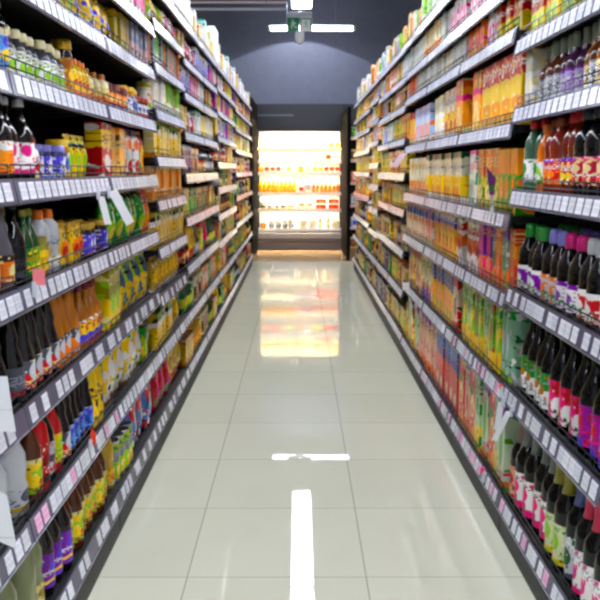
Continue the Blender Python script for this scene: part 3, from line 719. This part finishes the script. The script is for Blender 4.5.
# ------------------------------------------------------------------ stock on the shelves
VX, FPX = 299.0, 870.0
def dist(side, px, xo=.045):
    xe = (XL if side < 0 else XR) + xo
    return xe * FPX / max(abs(px - VX), 1e-3)
NPLACED = {}
def fill(side, b, li, key, ya, yb, rows=1, var=0.0):
    """A run in one bay on one shelf, from ya to yb: one product, or several taking turns ('a+b')."""
    keys = key.split('+')
    z = levels(side, b)[li] + .0195
    lv = levels(side, b)
    room = (lv[li + 1] - .012 if li + 1 < len(lv) else 9) - z
    xe = XL if side < 0 else XR
    y0, y1 = bay_range(side, b)
    ya, yb = max(ya, y0 + .02), min(yb, y1 - .016)
    rnd = random.Random(side * 7919 + b * 131 + li * 17 + int(ya * 1000))
    y, k = ya, 0
    while True:
        kk = keys[k % len(keys)]
        p = P[kk]
        d, w, h = p['size']
        s = min(1.0, (room - .008) / h)
        if var:
            s *= rnd.uniform(1 - var, 1 + var)
        step = (w + p['gap']) * s
        if y + step * .65 > yb and k or y + w * s > y1 - .013:
            break
        for r in range(rows):
            x = xe + .018 + d * s / 2 + r * (d * s + .022)
            i = NPLACED.get((side, b, li, kk, r), 0)
            NPLACED[(side, b, li, kk, r)] = i + 1
            lab = '%s, %s along%s, %s bay, %s shelf, %s' % (p['look'], ORD[min(i, 24)], ' behind' if r else '', bay_no(side, b), ORD[li], SIDE[side])
            rz = (0 if side < 0 else PI) + rnd.uniform(-.04, .04) * (1 if p['cat'] in ('bottle', 'jar', 'tin') else .35)
            spawn(p, (side * (x + rnd.uniform(0, .018)), y + step / 2, z), rz, lab, '%s row, %s bay, %s shelf, %s' % (p['name'].replace('_', ' '), bay_no(side, b), ORD[li], SIDE[side]), s)
        y += step + .0008
        k += 1
    return y

def run(side, li_of, items, start):
    """items: (px where the run ends, key, rows). Works through the bays along the aisle."""
    y = start
    for px, key, rows in items:
        end = dist(side, px)
        while y < end - .03:
            b = int((y - Y0 + 10 * PITCH) / PITCH + 1e-6) - 10
            y0, y1 = bay_range(side, b)
            li = li_of(b)
            if li is None:
                break
            e = min(end, y1)
            y2 = fill(side, b, li, key, y, e, rows if b <= 1 else 1, .12 if li == len(levels(side, b)) - 1 else 0)
            y = max(e if e == y1 else y2, y + .02)
            if e == y1:
                y = y1 + .001
    return y

# sauce side, bays to y = 4.14 (third bay counted from the aisle mouth)
A = lambda n: (lambda b: n if b != 2 else None)
LEFT = {
 8: [(165, 'wgbx+gwbx', 1)],
 7: [(140, 'wpkc', 1), (152, 'wpkc', 1), (159, 'limp', 1)],
 6: [(45, 'mrjr', 1), (66, 'wjar', 1), (78, 'ybkp', 1), (112, 'bgyp', 1), (131, 'gbox', 1), (150, 'bpsb', 1), (159, 'obox', 1)],
 5: [(15, 'vinb', 2), (69, 'wsm', 2), (77, 'gjar', 1), (93, 'mang', 1), (109, 'crmb', 1), (127, 'ojar', 1), (140, 'yjar', 1), (159, 'wjar', 1)],
 4: [(8, 'peac', 1), (27, 'maga', 2), (36, 'wred', 1), (61, 'pjar', 2), (71, 'yjar', 2), (87, 'ybkp', 1), (106, 'rbox', 1), (112, 'pnkc', 1), (124, 'beig', 1), (140, 'wrsp', 1), (159, 'redp', 1)],
 3: [(13, 'gryb', 2), (23, 'blkb', 1), (33, 'grnb', 2), (42, 'ysmj', 1), (58, 'wobt', 1), (81, 'ypkt', 2), (104, 'pyjr', 2), (112, 'grnp', 1), (141, 'grnp', 1), (159, 'orgp', 1)],
 2: [(12, 'drkb', 2), (48, 'brnb', 2), (68, 'ambb', 2), (98, 'yrbt', 2), (112, 'oliv', 1), (159, 'ygpp', 1)],
 1: [(8, 'gryj', 1), (22, 'soyb', 1), (32, 'redb', 1), (42, 'whkb', 1), (50, 'rybl', 1), (58, 'brnb', 1), (80, 'blub', 1), (90, 'ybbt', 1), (101, 'gldt', 1), (131, 'ywpp', 1), (159, 'gypp', 1)],
 0: [(28, 'oilb', 1), (52, 'prpb', 1), (101, 'soyb', 2), (107, 'yelb', 1), (121, 'gyti', 1), (144, 'bwpp', 1), (159, 'yopp', 1)],
}
START_L = 1.72
for li, items in LEFT.items():
    run(-1, A(li), items, 2.5 if li > 6 else START_L)
# sauce side, the bay with shelves set at other heights
y0, y1 = bay_range(-1, 2)
B2 = {9: ['gwbx', 'wgbx'], 8: ['limp', 'rwpp'], 7: ['obox+gryx+gwbx', 'gryx+obox'], 6: ['wgjr+wgbx', 'gwbx+wgjr'], 5: ['crst+ygwb'], 4: ['ppkb'], 3: ['ygwb+crst'], 2: ['ylpp', 'ylpp'], 1: ['ygwb', 'gypp+ylpp'], 0: ['rdpp', 'yopp']}
for li, keys in B2.items():
    n = len(keys)
    y = y0 + .02
    for i, k in enumerate(keys):
        y = max(fill(-1, 2, li, k, y, y0 + PITCH * (i + 1) / n), y0 + PITCH * (i + 1) / n - .03) + .001

# sauce side, far bays
FAR_L = {
 'hi': ['fd', 'fk', 'rwpp', 'fb', 'fe', 'crst', 'wgbx', 'fe', 'ff', 'fc', 'fg', 'fi'],
 'top': ['wgbx', 'fe', 'fk', 'fd', 'fe', 'crst', 'wgbx'],
 'mid': ['fi', 'ff', 'fn', 'fo', 'fe', 'fl', 'rwpp', 'fg', 'ff', 'fn'],
 'low': ['fn', 'fo', 'fe', 'fp', 'fi', 'fj', 'rdpp', 'fq', 'ff', 'fg', 'yopp'],
}
rnd = random.Random(21)
for b in range(3, 10):
    y0, y1 = bay_range(-1, b)
    lv = levels(-1, b)
    for li, z in enumerate(lv):
        pool = FAR_L['top' if li == len(lv) - 1 else 'hi' if z > 1.5 else 'mid' if z > .9 else 'low']
        y = y0 + .02
        last = None
        if b == 5 and li == len(lv) - 1:
            y = fill(-1, b, li, 'bigw', y + .1, y + .3) + .01
        while y < y1 - .1:
            k = rnd.choice([q for q in pool if q != last])
            last = k
            top = li == len(lv) - 1
            y = max(fill(-1, b, li, k, y, min(y1, y + rnd.choice([.1, .2, .3] if top else [.24, .34, .5])), 1, .34 if top else .0), y + .05)

# drink side, first to fourth bay
def lr(n):
    return lambda b: n if b <= 3 else None
RIGHT = {
 7: [(480, 'opkx+rypk', 1), (440, 'wgbx+gwbx', 1), (425, 'wgrx+gwbx+wgbx', 1), (402, 'gwbx+wgbx+opkx', 1)],
 6: [(515, 'wpnk', 1), (468, 'wpnk', 1), (449, 'wpnk', 1), (440, 'wgrx', 1), (425, 'crmc', 1), (402, 'wgrx', 1)],
 5: [(556, 'rgpk', 1), (530, 'rypk+rgpk', 1), (521, 'wgrx', 1), (497, 'rypk+rgpk', 1), (483, 'wpnk', 1), (465, 'opkx+rypk', 1), (449, 'wgrx', 1), (440, 'whtc', 1), (417, 'wgrx', 1), (402, 'opkx', 1)],
 4: [(594, 'flb3', 2), (583, 'flb1', 2), (574, 'flb3', 2), (558, 'flb2', 2), (534, 'flb1', 2), (520, 'whtc', 1), (483, 'owbx', 1), (462, 'owb2', 1), (446, 'cybx', 1), (431, 'whtc', 1), (416, 'bwoc', 1), (402, 'yorc', 1)],
 3: [(573, 'drbt', 2), (560, 'rjbt', 2), (547, 'rjb2', 2), (540, 'orbt', 1), (522, 'gwrb', 2), (502, 'gorc', 1), (481, 'oycr', 1), (464, 'whpc', 1), (427, 'gcbx', 1), (402, 'crmc', 1)],
 2: [(584, 'sqb3', 2), (560, 'sqb2', 2), (546, 'sqb1', 2), (523, 'sqb0', 2), (496, 'rocx+gpox', 1), (485, 'prcx', 1), (462, 'rwgx', 1), (439, 'pocx', 1), (425, 'pkox+cblx', 1), (402, 'cblx', 1)],
 1: [(590, 'tdb3', 2), (555, 'tdb1', 2), (528, 'tdb2', 2), (510, 'gcan', 1), (466, 'gyxb+grxb+gyxb+ygxb', 1), (460, 'rdxb', 1), (438, 'byxb', 1), (426, 'wpxb', 1), (402, 'yrxb+rdxb+byxb', 1)],
 0: [(590, 'win4', 2), (578, 'win3', 2), (560, 'win2', 2), (533, 'win1', 2), (520, 'win5', 1), (486, 'gwxb+ygxb+roxb', 1), (464, 'roxb+pcxb', 1), (444, 'blxb', 1), (424, 'pcxb', 1), (402, 'gwxb+ygxb+yrxb', 1)],
}
for li, items in RIGHT.items():
    run(1, lr(li), items, 2.08 if li < 6 else 2.7)
FAR_R = {
 'top': ['wgbx', 'fk', 'fj', 'fe', 'fd', 'gwbx', 'fh'],
 'hi': ['fj', 'fe', 'fi', 'fk', 'fd', 'fh', 'fm', 'fj', 'ff'],
 'mid': ['fh', 'fi', 'fj', 'fe', 'fm', 'fq'],
 'low': ['fh', 'fi', 'fm', 'fl', 'fe', 'fg', 'fo', 'ff', 'fq'],
}
for b in range(4, 10):
    y0, y1 = bay_range(1, b)
    lv = levels(1, b)
    for li, z in enumerate(lv):
        pool = FAR_R['top' if li == len(lv) - 1 else 'hi' if z > 1.4 else 'mid' if z > .9 else 'low']
        y = y0 + .02
        last = None
        while y < y1 - .1:
            k = rnd.choice([q for q in pool if q != last])
            last = k
            top = li == len(lv) - 1
            y = max(fill(1, b, li, k, y, min(y1, y + rnd.choice([.1, .2, .3] if top else [.24, .34, .5])), 1, .34 if top else .0), y + .05)

# ------------------------------------------------------------------ clip-on cards and flags on the price rails
cardm = plain('white_card', (238, 238, 240), .5)
clipm = plain('clear_clip_plastic', (200, 204, 212), .2)
def flag(side, y, z, w, h, label, mat=None, twist=0.0, hang=False, lean=0.0, pts=None, name='shelf_flag'):
    """A card held square to the aisle by a clip on the price rail; it stands up from the rail or hangs below it."""
    xe = XL if side < 0 else XR
    e = empty(name, (side * xe, y, z), (0 if side < 0 else PI) + twist)
    tag(e, label, 'shelf card', 'clip-on cards on the price rails')
    mk('clip', MB().box(.0095, .02, -.006, .006, -.02, .02, .002).mesh('clip', clipm), e)
    sg = -1 if hang else 1
    if pts is None:
        pts = [(0, .01), (w, .01), (w + lean, h), (lean, h)]
    out = []
    n = len(pts)
    vs = [(.012 + a, -.0008, sg * c) for a, c in pts] + [(.012 + a, .0008, sg * c) for a, c in pts]
    fs = [tuple(range(n)), tuple(range(2 * n - 1, n - 1, -1))] + [(k, (k + 1) % n, n + (k + 1) % n, n + k) for k in range(n)]
    mk('card', MB().add(vs, fs).mesh('card', mat or cardm), e)
    return e
prcard = printed('price_card', (238, 238, 240), [], [], [(.25, .4, (190, 190, 198))], .5)
flag(-1, 1.79, .79, .05, .13, 'white price card clipped above the third-shelf rail, sauce-side mouth of aisle', prcard, lean=-.012)
flag(-1, 1.76, .5, .06, .12, 'white price card clipped above the second-shelf rail, sauce-side mouth of aisle', prcard, pts=[(0, 0), (.006, 0), (.006, .07), (.05, .05), (.035, .17), (-.01, .19)])
flag(-1, 2.12, 1.06, .03, .05, 'small pink tag clipped beside grey fish sauce bottles', plain('pink_tag', (245, 130, 140), .4))
flag(-1, 2.62, .50, .016, .04, 'small orange-red arrow tag on the second-shelf rail, sauce-side', plain('orange_tag', (250, 70, 30), .4), pts=[(0, .0), (.02, .004), (.02, .04), (.006, .055)])
flag(-1, 2.84, 1.275, .022, .1, 'narrow white strip hanging over the violet-labelled jam jars', hang=True, lean=.02, name='hanging_strip')
flag(-1, 3.0, 1.275, .035, .14, 'slanting white strip hanging beside the green crisp pouches', hang=True, pts=[(0, .0), (.03, -.01), (.085, .1), (.06, .115)], name='hanging_strip')
flag(1, 2.9, .53, .03, .13, 'white ribbon strip hanging below the rail of dark cordial bottles', hang=True, pts=[(.0, .0), (.022, .0), (.068, .1), (.05, .108)], name='hanging_strip')
flag(1, 3.02, .53, .03, .13, 'white ribbon strip hanging in front of the sparkling peach bottles', hang=True, pts=[(.0, .0), (.022, .0), (.034, .1), (.014, .108)], name='hanging_strip')
flag(1, 3.05, .56, .012, .03, 'small red tag on the rail beside the pale green canisters', plain('red_tag', (235, 60, 50), .4))
flag(1, 3.3, .15, .014, .04, 'small hot-pink tag on the lowest drink-side rail', plain('hot_pink_tag', (240, 50, 130), .4))
wob = printed('promo_card', (150, 110, 190), [(0, .35, (240, 240, 245))], [(.5, .6, .3, .2, (60, 160, 90))], [], .4)
flag(1, 3.34, 1.2, .075, .15, 'violet and white promotion card above rail of guava drink cartons', wob, twist=.9, pts=[(0, .0), (.012, .0), (.03, .06), (.06, .16), (-.02, .12)])
flag(1, 5.75, .55, .05, .06, 'small white cross tag on the drink-side rail by far corn flake boxes', twist=.4)
flag(1, 6.0, 1.47, .05, .1, 'pale pink strip hanging under the rail by pineapple drink cartons', plain('pale_pink_card', (235, 205, 220), .4), hang=True, lean=.06, name='hanging_strip')

# ------------------------------------------------------------------ chiller alcove at the end of the aisle
panelm = plain('dark_partition', (10, 9, 11), .9, spec=.05)
CL, CR, CF = -.70, .72, 14.8
for nm, x0, x1 in (('wall_partition_left', CL - .06, CL), ('wall_partition_right', CR, CR + .05)):
    struct(mk(nm, MB().box(x0, x1, 13.1, CF + .8, 0, 2.42 if x0 < 0 else 2.27, .004).mesh(nm, panelm)))
ch = empty('open_chiller', ((CL + CR) / 2, CF, 0))
tag(ch, 'brightly lit open-front chiller at the far end of the aisle', 'chiller')
W = (CR - CL) / 2 - .004
whm = plain('white_chiller_liner', (240, 238, 232), .4)
basem = plain('chiller_base_grey', (92, 90, 98), .35)
mk('base', MB().box(-W, W, 0, .72, 0, .14, .005).box(-W, W, -.03, .03, .15, .2, .004).mesh('chiller_base', basem), ch)
mk('bumper', MB().box(-W, W, -.02, .72, .2, .29, .008).mesh('chiller_bumper', plain('bumper_steel', (170, 166, 166), .3, .4)), ch)
mk('back_panel', MB().box(-W, W, .7, .74, .29, 2.02).mesh('chiller_back', whm), ch)
mk('header', MB().box(-W, W, .02, .74, 2.04, 2.44, .004).box(-W, W, .02, .04, 1.99, 2.045).mesh('chiller_header', plain('header_black', (13, 15, 28), .35)), ch)
mk('header_reflection', MB().box(-W, -.1, .012, .02, 2.24, 2.27).mesh('header_reflection', plain('header_reflection_grey', (90, 92, 104), .3)), ch)  # grey strip painted in for the reflection line on the black header
mk('divider', MB().box(-.042, -.03, .1, .7, .29, 2.02).mesh('chiller_divider', whm), ch)
ledm = plain('led_strip', (255, 255, 255), .5, emit=(255, 234, 202), es=170)
CH_LV = [.36, .69, .97, 1.31, 1.51, 1.715]
for z in CH_LV:
    s = mk('shelf', MB().box(-W + .002, W - .002, .14 if z > .5 else .05, .7, z - .016, z, .002).mesh('chiller_shelf', whm), ch)
    mk('price_rail', MB().box(-W + .004, W - .004, .13 if z > .5 else .04, .138 if z > .5 else .048, z - .046, z + .006).mesh('chiller_rail', plain('yellow_price_rail' if z > 1.6 else 'white_price_rail', (250, 225, 120) if z > 1.6 else (240, 236, 226), .4)), s)
    if z > .5:
        mk('led_strip', MB().box(-W + .02, W - .02, .145, .165, z - .021, z - .017).mesh('chiller_led', ledm), s)
mk('led_strip', MB().box(-W + .02, W - .02, .06, .12, 2.03, 2.038).mesh('chiller_top_led', ledm), ch)
# goods in the chiller
BT('cy', 'yellow_juice_bottle', 'yellow juice bottle, gold cap', 'juice', .2, .034, (235, 160, 0), 'gold', (245, 170, 0), [(0, .2, 'gold')], [(.5, .5, .2, .2, 'yellow')])
BT('co', 'small_orange_juice_bottle', 'orange juice bottle, orange cap', 'juice', .16, .032, (235, 105, 0), 'orange', 'orange', [(0, .2, 'orange')], [(.5, .5, .2, .2, 'peach')])
BT('cg', 'milk_jug', 'white milk jug, grey-gold label', 'oil', .2, .05, 'cream', 'white', 'grey', [(0, .3, 'gold')], [(.5, .6, .28, .3, 'navy')])
BT('cb', 'milk_bottle', 'white milk bottle, gold cap, slate label', 'oil', .24, .048, 'white', 'gold', (90, 110, 130), [(0, .2, 'grey')], [(.5, .6, .28, .3, 'lgrey')])
BT('cn', 'iced_coffee_bottle', 'slim beige coffee bottle', 'sauce', .24, .028, (190, 150, 120), 'beige', 'beige', [(0, .2, 'peach')], [(.5, .6, .28, .3, 'cream')])
CT('cr', 'red_yoghurt_box', 'red multipack box with white stripe', .17, .1, .16, (225, 30, 10), [(.45, .6, 'white')], [(.5, .75, .3, .1, 'orange')])
CT('cs', 'grey_yoghurt_box', 'grey-white multipack box', .13, .1, .15, 'lgrey', [(.6, .8, 'lblue'), (0, .3, 'white')], [(.5, .45, .3, .14, 'peach')])
CT('cw', 'white_dessert_box', 'plain white multipack box', .13, .1, .14, 'white', [(.8, 1, 'cream')], [(.5, .45, .24, .14, 'cream')])
CT('cp', 'pink_yoghurt_box', 'pink multipack box', .08, .1, .09, (245, 130, 120), [(0, .3, 'white')], [(.5, .6, .3, .2, (225, 50, 20))])
CT('ca', 'orange_yoghurt_box', 'red-orange multipack box', .08, .1, .09, (240, 90, 30), [(0, .2, 'yellow')], [(.5, .6, .3, .2, 'yellow')])
CT('cl', 'lime_yoghurt_box', 'lime-yellow multipack box', .08, .1, .09, (220, 230, 60), [(0, .2, 'white')], [(.5, .6, .3, .2, 'lime')])
CX = (CL + CR) / 2
CHROWS = [
 (0, [(-.62, -.6, 'ca', 1), (-.52, -.08, 'cb', 4), (.0, .3, 'cw', 2), (.32, .4, 'cn', 1), (.46, .54, 'cn', 1), (.56, .7, 'cw', 1)]),
 (1, [(-.68, -.08, 'cg', 5), (-.02, .25, 'cs', 2), (.27, .7, 'cr', 2)]),
 (2, [(-.69, -.05, 'cy', 9), (-.02, .1, 'cp', 1), (.1, .2, 'cs', 1), (.22, .7, 'co', 7)]),
 (3, [(-.69, -.6, 'ca', 1), (-.6, -.3, 'cp', 3), (-.28, -.06, 'cl', 1), (-.02, .08, 'ca', 1), (.08, .22, 'cs', 1), (.22, .42, 'cl', 2), (.42, .7, 'cp', 3)]),
 (4, [(-.69, -.06, 'cw', 4), (-.02, .4, 'cw', 3), (.44, .56, 'cp', 1), (.58, .7, 'cw', 1)]),
 (5, [(-.69, -.06, 'cw', 4), (-.02, .5, 'cw', 3), (.5, .7, 'cl', 2)]),
]
CHN = {}
for li, row in CHROWS:
    for xa, xb, key, n in row:
        p = P[key]
        for k in range(n):
            i = CHN.get((li, key), 0)
            CHN[(li, key)] = i + 1
            x = xa + (xb - xa) * (k + .5) / n
            spawn(p, (x, CF + (.22 if li else .13) + p['size'][0] / 2 - .05, CH_LV[li] + .0015), -PI / 2,
                  '%s, %s along, %s shelf up in lit chiller' % (p['look'], ORD[i], ORD[li]), '%s row in the lit chiller, %s shelf' % (p['name'].replace('_', ' '), ORD[li]))

# shelves beyond the right-hand partition
ws = empty('wall_shelf_unit', (1.25, 14.0, 0))
tag(ws, 'dark shelf unit beside the chiller partition, behind the end of the drink-side bays', 'shelving')
mk('base', MB().box(-.46, .46, -.2, .3, 0, .12, .004).mesh('wall_shelf_base', plain('wooden_base', (150, 110, 70), .5)), ws)
mk('back_panel', MB().box(-.46, .46, .3, .32, .12, 2.3).mesh('wall_shelf_back', blackm), ws)
WLV = [.45, .8, 1.15, 1.5, 1.85]
for z in WLV:
    s = mk('shelf', MB().box(-.46, .46, -.2, .3, z - .02, z, .002).mesh('wall_shelf_board', black), ws)
    mk('price_rail', MB().box(-.46, .46, -.21, -.201, z - .03, z + .01).mesh('wall_shelf_rail', plain('pink_price_rail', (240, 200, 200), .4)), s)
for li, z in enumerate([.12] + WLV):
    key = ['ff', 'fd', 'fk', 'fj', 'ff', 'fg'][li]
    p = P[key]
    n = int(.88 / (p['size'][1] + .012))
    for k in range(n):
        spawn(p, (.82 + (p['size'][1] + .012) * (k + .5), 13.88, z + .0015), -PI / 2, '%s, %s along, %s shelf of unit beside chiller partition' % (p['look'], ORD[k], ORD[li]), '%s row beside the chiller partition' % p['name'].replace('_', ' '))

# ------------------------------------------------------------------ lamps, sign, pipes
lampm = plain('lamp_diffuser', (255, 255, 255), .5, emit=(236, 242, 255), es=16.5)
housem = plain('lamp_housing', (205, 208, 215), .4)
rodm = plain('suspension_rod', (120, 122, 132), .4, .5)
LZ = 3.69
lampmesh = None
def lamp(x, y, label, group):
    global lampmesh
    if lampmesh is None:
        hs = MB().box(-.15, .15, -.78, .78, .012, .07, .006)
        df = MB().box(-.136, .136, -.765, .765, 0, .011, .003)
        rd = MB()
        rd.tube((0, -.55, .07), (0, -.55, 4.3 - LZ), .006)
        r2 = MB()
        r2.tube((0, .55, .07), (0, .55, 4.3 - LZ), .006)
        lampmesh = [('housing', hs.mesh('lamp_housing', housem)), ('diffuser', df.mesh('lamp_diffuser', lampm)), ('suspension_rod', rd.mesh('rod_a', rodm)), ('suspension_rod', r2.mesh('rod_b', rodm))]
    e = empty('ceiling_lamp', (x, y, LZ))
    tag(e, label, 'lamp', group)
    for nm, me in lampmesh:
        mk(nm, me, e)
for k in range(10):
    lamp(0.04, 12.45 - 1.62 * k, 'linear ceiling lamp above the aisle, %s from the chiller end' % ORD[k], 'linear lamps over this aisle')
for s, w in ((-1, 'sauce-side'), (1, 'drink-side')):  # unseen lamp rows, added to throw more light on the opposite shelves
    for k in range(9):
        lamp(s * 2.55, 12.2 - 1.75 * k, 'added unseen ceiling lamp over the next aisle, %s, %s from the chiller end' % (w, ORD[k]), 'added unseen lamps over the %s aisle' % w)
# cross tube in front of the chiller wall
tb = empty('tube_lamp', (.2, 14.72, 3.64))
tag(tb, 'white fluorescent tube hung crosswise above the chiller', 'lamp')
def xtube(x0, x1, r, mat, nm):
    m = MB().tube((x0, 0, 0), (x1, 0, 0), r, 14)
    return m.mesh(nm, mat)
mk('tube', xtube(-.66, .68, .042, plain('tube_glow', (255, 255, 255), .5, emit=(240, 244, 255), es=4.5), 'tube'), tb)
mk('end_cap', MB().tube((-.7, 0, 0), (-.66, 0, 0), .044, 14).mesh('end_cap', housem), tb)
mk('end_cap', MB().tube((.68, 0, 0), (.72, 0, 0), .044, 14).mesh('end_cap', housem), tb)
mk('mount', MB().box(-.5, .5, -.02, .02, .043, .08).tube((-.4, 0, .07), (-.4, 0, .65), .006).tube((.4, 0, .07), (.4, 0, .66), .006).mesh('tube_mount', rodm), tb)
# shaded wash lamp that throws the scallop on the wall
wl = empty('wall_wash_lamp', (.0, BW - 1.0, 4.16))
tag(wl, 'small shaded wash lamp hung before the navy wall above the chiller', 'lamp')
mk('shade', MB().lathe([(.09, .0), (.085, .07), (.03, .1), (.03, .139), (.02, .139), (.02, .09), (.075, .065), (.08, .0)], 20).mesh('wash_shade', rodm), wl)
sp = bpy.data.lights.new('wash_spot', 'SPOT')
sp.energy = 70
sp.spot_size = math.radians(122)
sp.spot_blend = .06
sp.shadow_soft_size = .02
sp.color = (.86, .9, 1)
so = bpy.data.objects.new('wash_spot', sp)
so.location = (0, 0, -.02)
link(so, wl)

# exit sign: two-faced box on a drop rod with an emergency dome beneath
sg = empty('exit_sign', (0.01, 14.5, 3.66))
tag(sg, 'green and white emergency exit sign hanging at the end of the aisle', 'sign')
grn = plain('sign_green', (20, 140, 90), .4)
wht = plain('sign_white', (240, 244, 242), .4)
mk('top_plate', MB().box(-.2, .2, -.03, .03, .12, .2, .004).mesh('sign_plate', plain('sign_plate_grey', (200, 204, 214), .4)), sg)
mk('drop_rod', MB().tube((0, 0, .2), (0, 0, .64), .008).mesh('sign_rod', rodm), sg)
def man(x, s):
    """the running figure of an exit pictogram, as thin plates on the face"""
    m = MB()
    y0, y1 = -.034, -.0315
    def q(pts):
        m.add([(x + s * a, y0, b) for a, b in pts] + [(x + s * a, y1, b) for a, b in pts],
              [tuple(range(len(pts))), tuple(range(2 * len(pts) - 1, len(pts) - 1, -1))] + [(k, (k + 1) % len(pts), len(pts) + (k + 1) % len(pts), len(pts) + k) for k in range(len(pts))])
    q([(.012 + .014 * math.cos(a * PI / 5), .062 + .014 * math.sin(a * PI / 5)) for a in range(10)])
    q([(-.02, .04), (.01, .046), (.02, .0), (-.006, -.006)])
    q([(.006, .042), (.048, .024), (.044, .014), (.008, .028)])
    q([(-.02, .04), (-.05, .01), (-.042, .004), (-.012, .026)])
    q([(.02, .002), (.044, -.03), (.03, -.066), (.02, -.062), (.03, -.032), (.0, -.002)])
    q([(-.006, -.002), (.012, -.008), (-.016, -.044), (-.056, -.05), (-.056, -.04), (-.022, -.034)])
    return m
f1 = mk('sign_face', MB().box(-.2, -.005, -.03, .03, -.1, .112, .004).mesh('sign_face', grn), sg)
f1['label'] = 'green face with white running figure'
mk('running_figure', man(-.1, -1).mesh('running_figure', wht), f1)
f2 = mk('sign_face', MB().box(.005, .2, -.03, .03, -.1, .112, .004).mesh('sign_face', wht), sg)
f2['label'] = 'white face with green door edges'
mk('door_mark', MB().box(.012, .03, -.034, -.0302, -.085, .1).box(.172, .192, -.034, -.0302, -.085, .1).box(.03, .172, -.034, -.0302, .082, .1).mesh('door_mark', grn), f2)
mk('running_figure', man(.1, 1).mesh('running_figure_green', plain('figure_pale_green', (170, 205, 190), .4)), f2)
mk('emergency_dome', MB().lathe([(.06, -.1), (.075, -.14), (.075, -.22), (.055, -.28), (.02, -.31)], 16).mesh('emergency_dome', plain('dome_white', (222, 224, 222), .25)), sg)
# two service pipes under the ceiling
for z, y, c, lab in ((3.93, 14.05, (240, 220, 230), 'upper pinkish service pipe crossing under the ceiling'), (3.80, 13.9, (205, 207, 220), 'lower grey service pipe crossing under the ceiling')):
    pe = empty('service_pipe', (-2.4, y, z))
    tag(pe, lab, 'pipe', 'service pipes under the ceiling')
    mk('pipe', MB().tube((-2.6, 0, 0), (2.2, 0, 0), .022, 10).mesh('pipe', plain('pipe_%d' % int(z * 100), c, .4)), pe)
    for hx in ((-1.6, .35, 2.1) if z > 3.9 else (-1.3, .65, 1.9)):
        mk('hanger', MB().tube((hx, 0, .02), (hx, 0, 4.3 - z), .005).mesh('pipe_hanger', rodm), pe)
# dark ledge across the wall, over the chiller
struct(mk('trim_wall', MB().box(-5, 5, BW - .04, BW, 2.3, 2.5, .004).mesh('trim_wall', plain('wall_ledge', (16, 17, 24), .5))))

# ------------------------------------------------------------------ camera, world, view
cam = bpy.data.cameras.new('camera')
cam.sensor_width = 36
cam.lens = 36 * FPX / 600
cam.clip_end = 60
co = bpy.data.objects.new('camera', cam)
co.location = (0, 0, 1.35)
th = math.atan(130 / FPX)
co.rotation_euler = (PI / 2 - th, 0, -math.atan(1 / FPX))
COL.objects.link(co)
SC.camera = co
w = bpy.data.worlds.new('world')
w.use_nodes = True
w.node_tree.nodes['Background'].inputs['Color'].default_value = (.02, .02, .025, 1)
SC.world = w
SC.view_settings.view_transform = 'Standard'
SC.view_settings.look = 'None'
SC.view_settings.gamma = 1
SC.view_settings.exposure = 0.92
SC.cycles.filter_width = 2.6
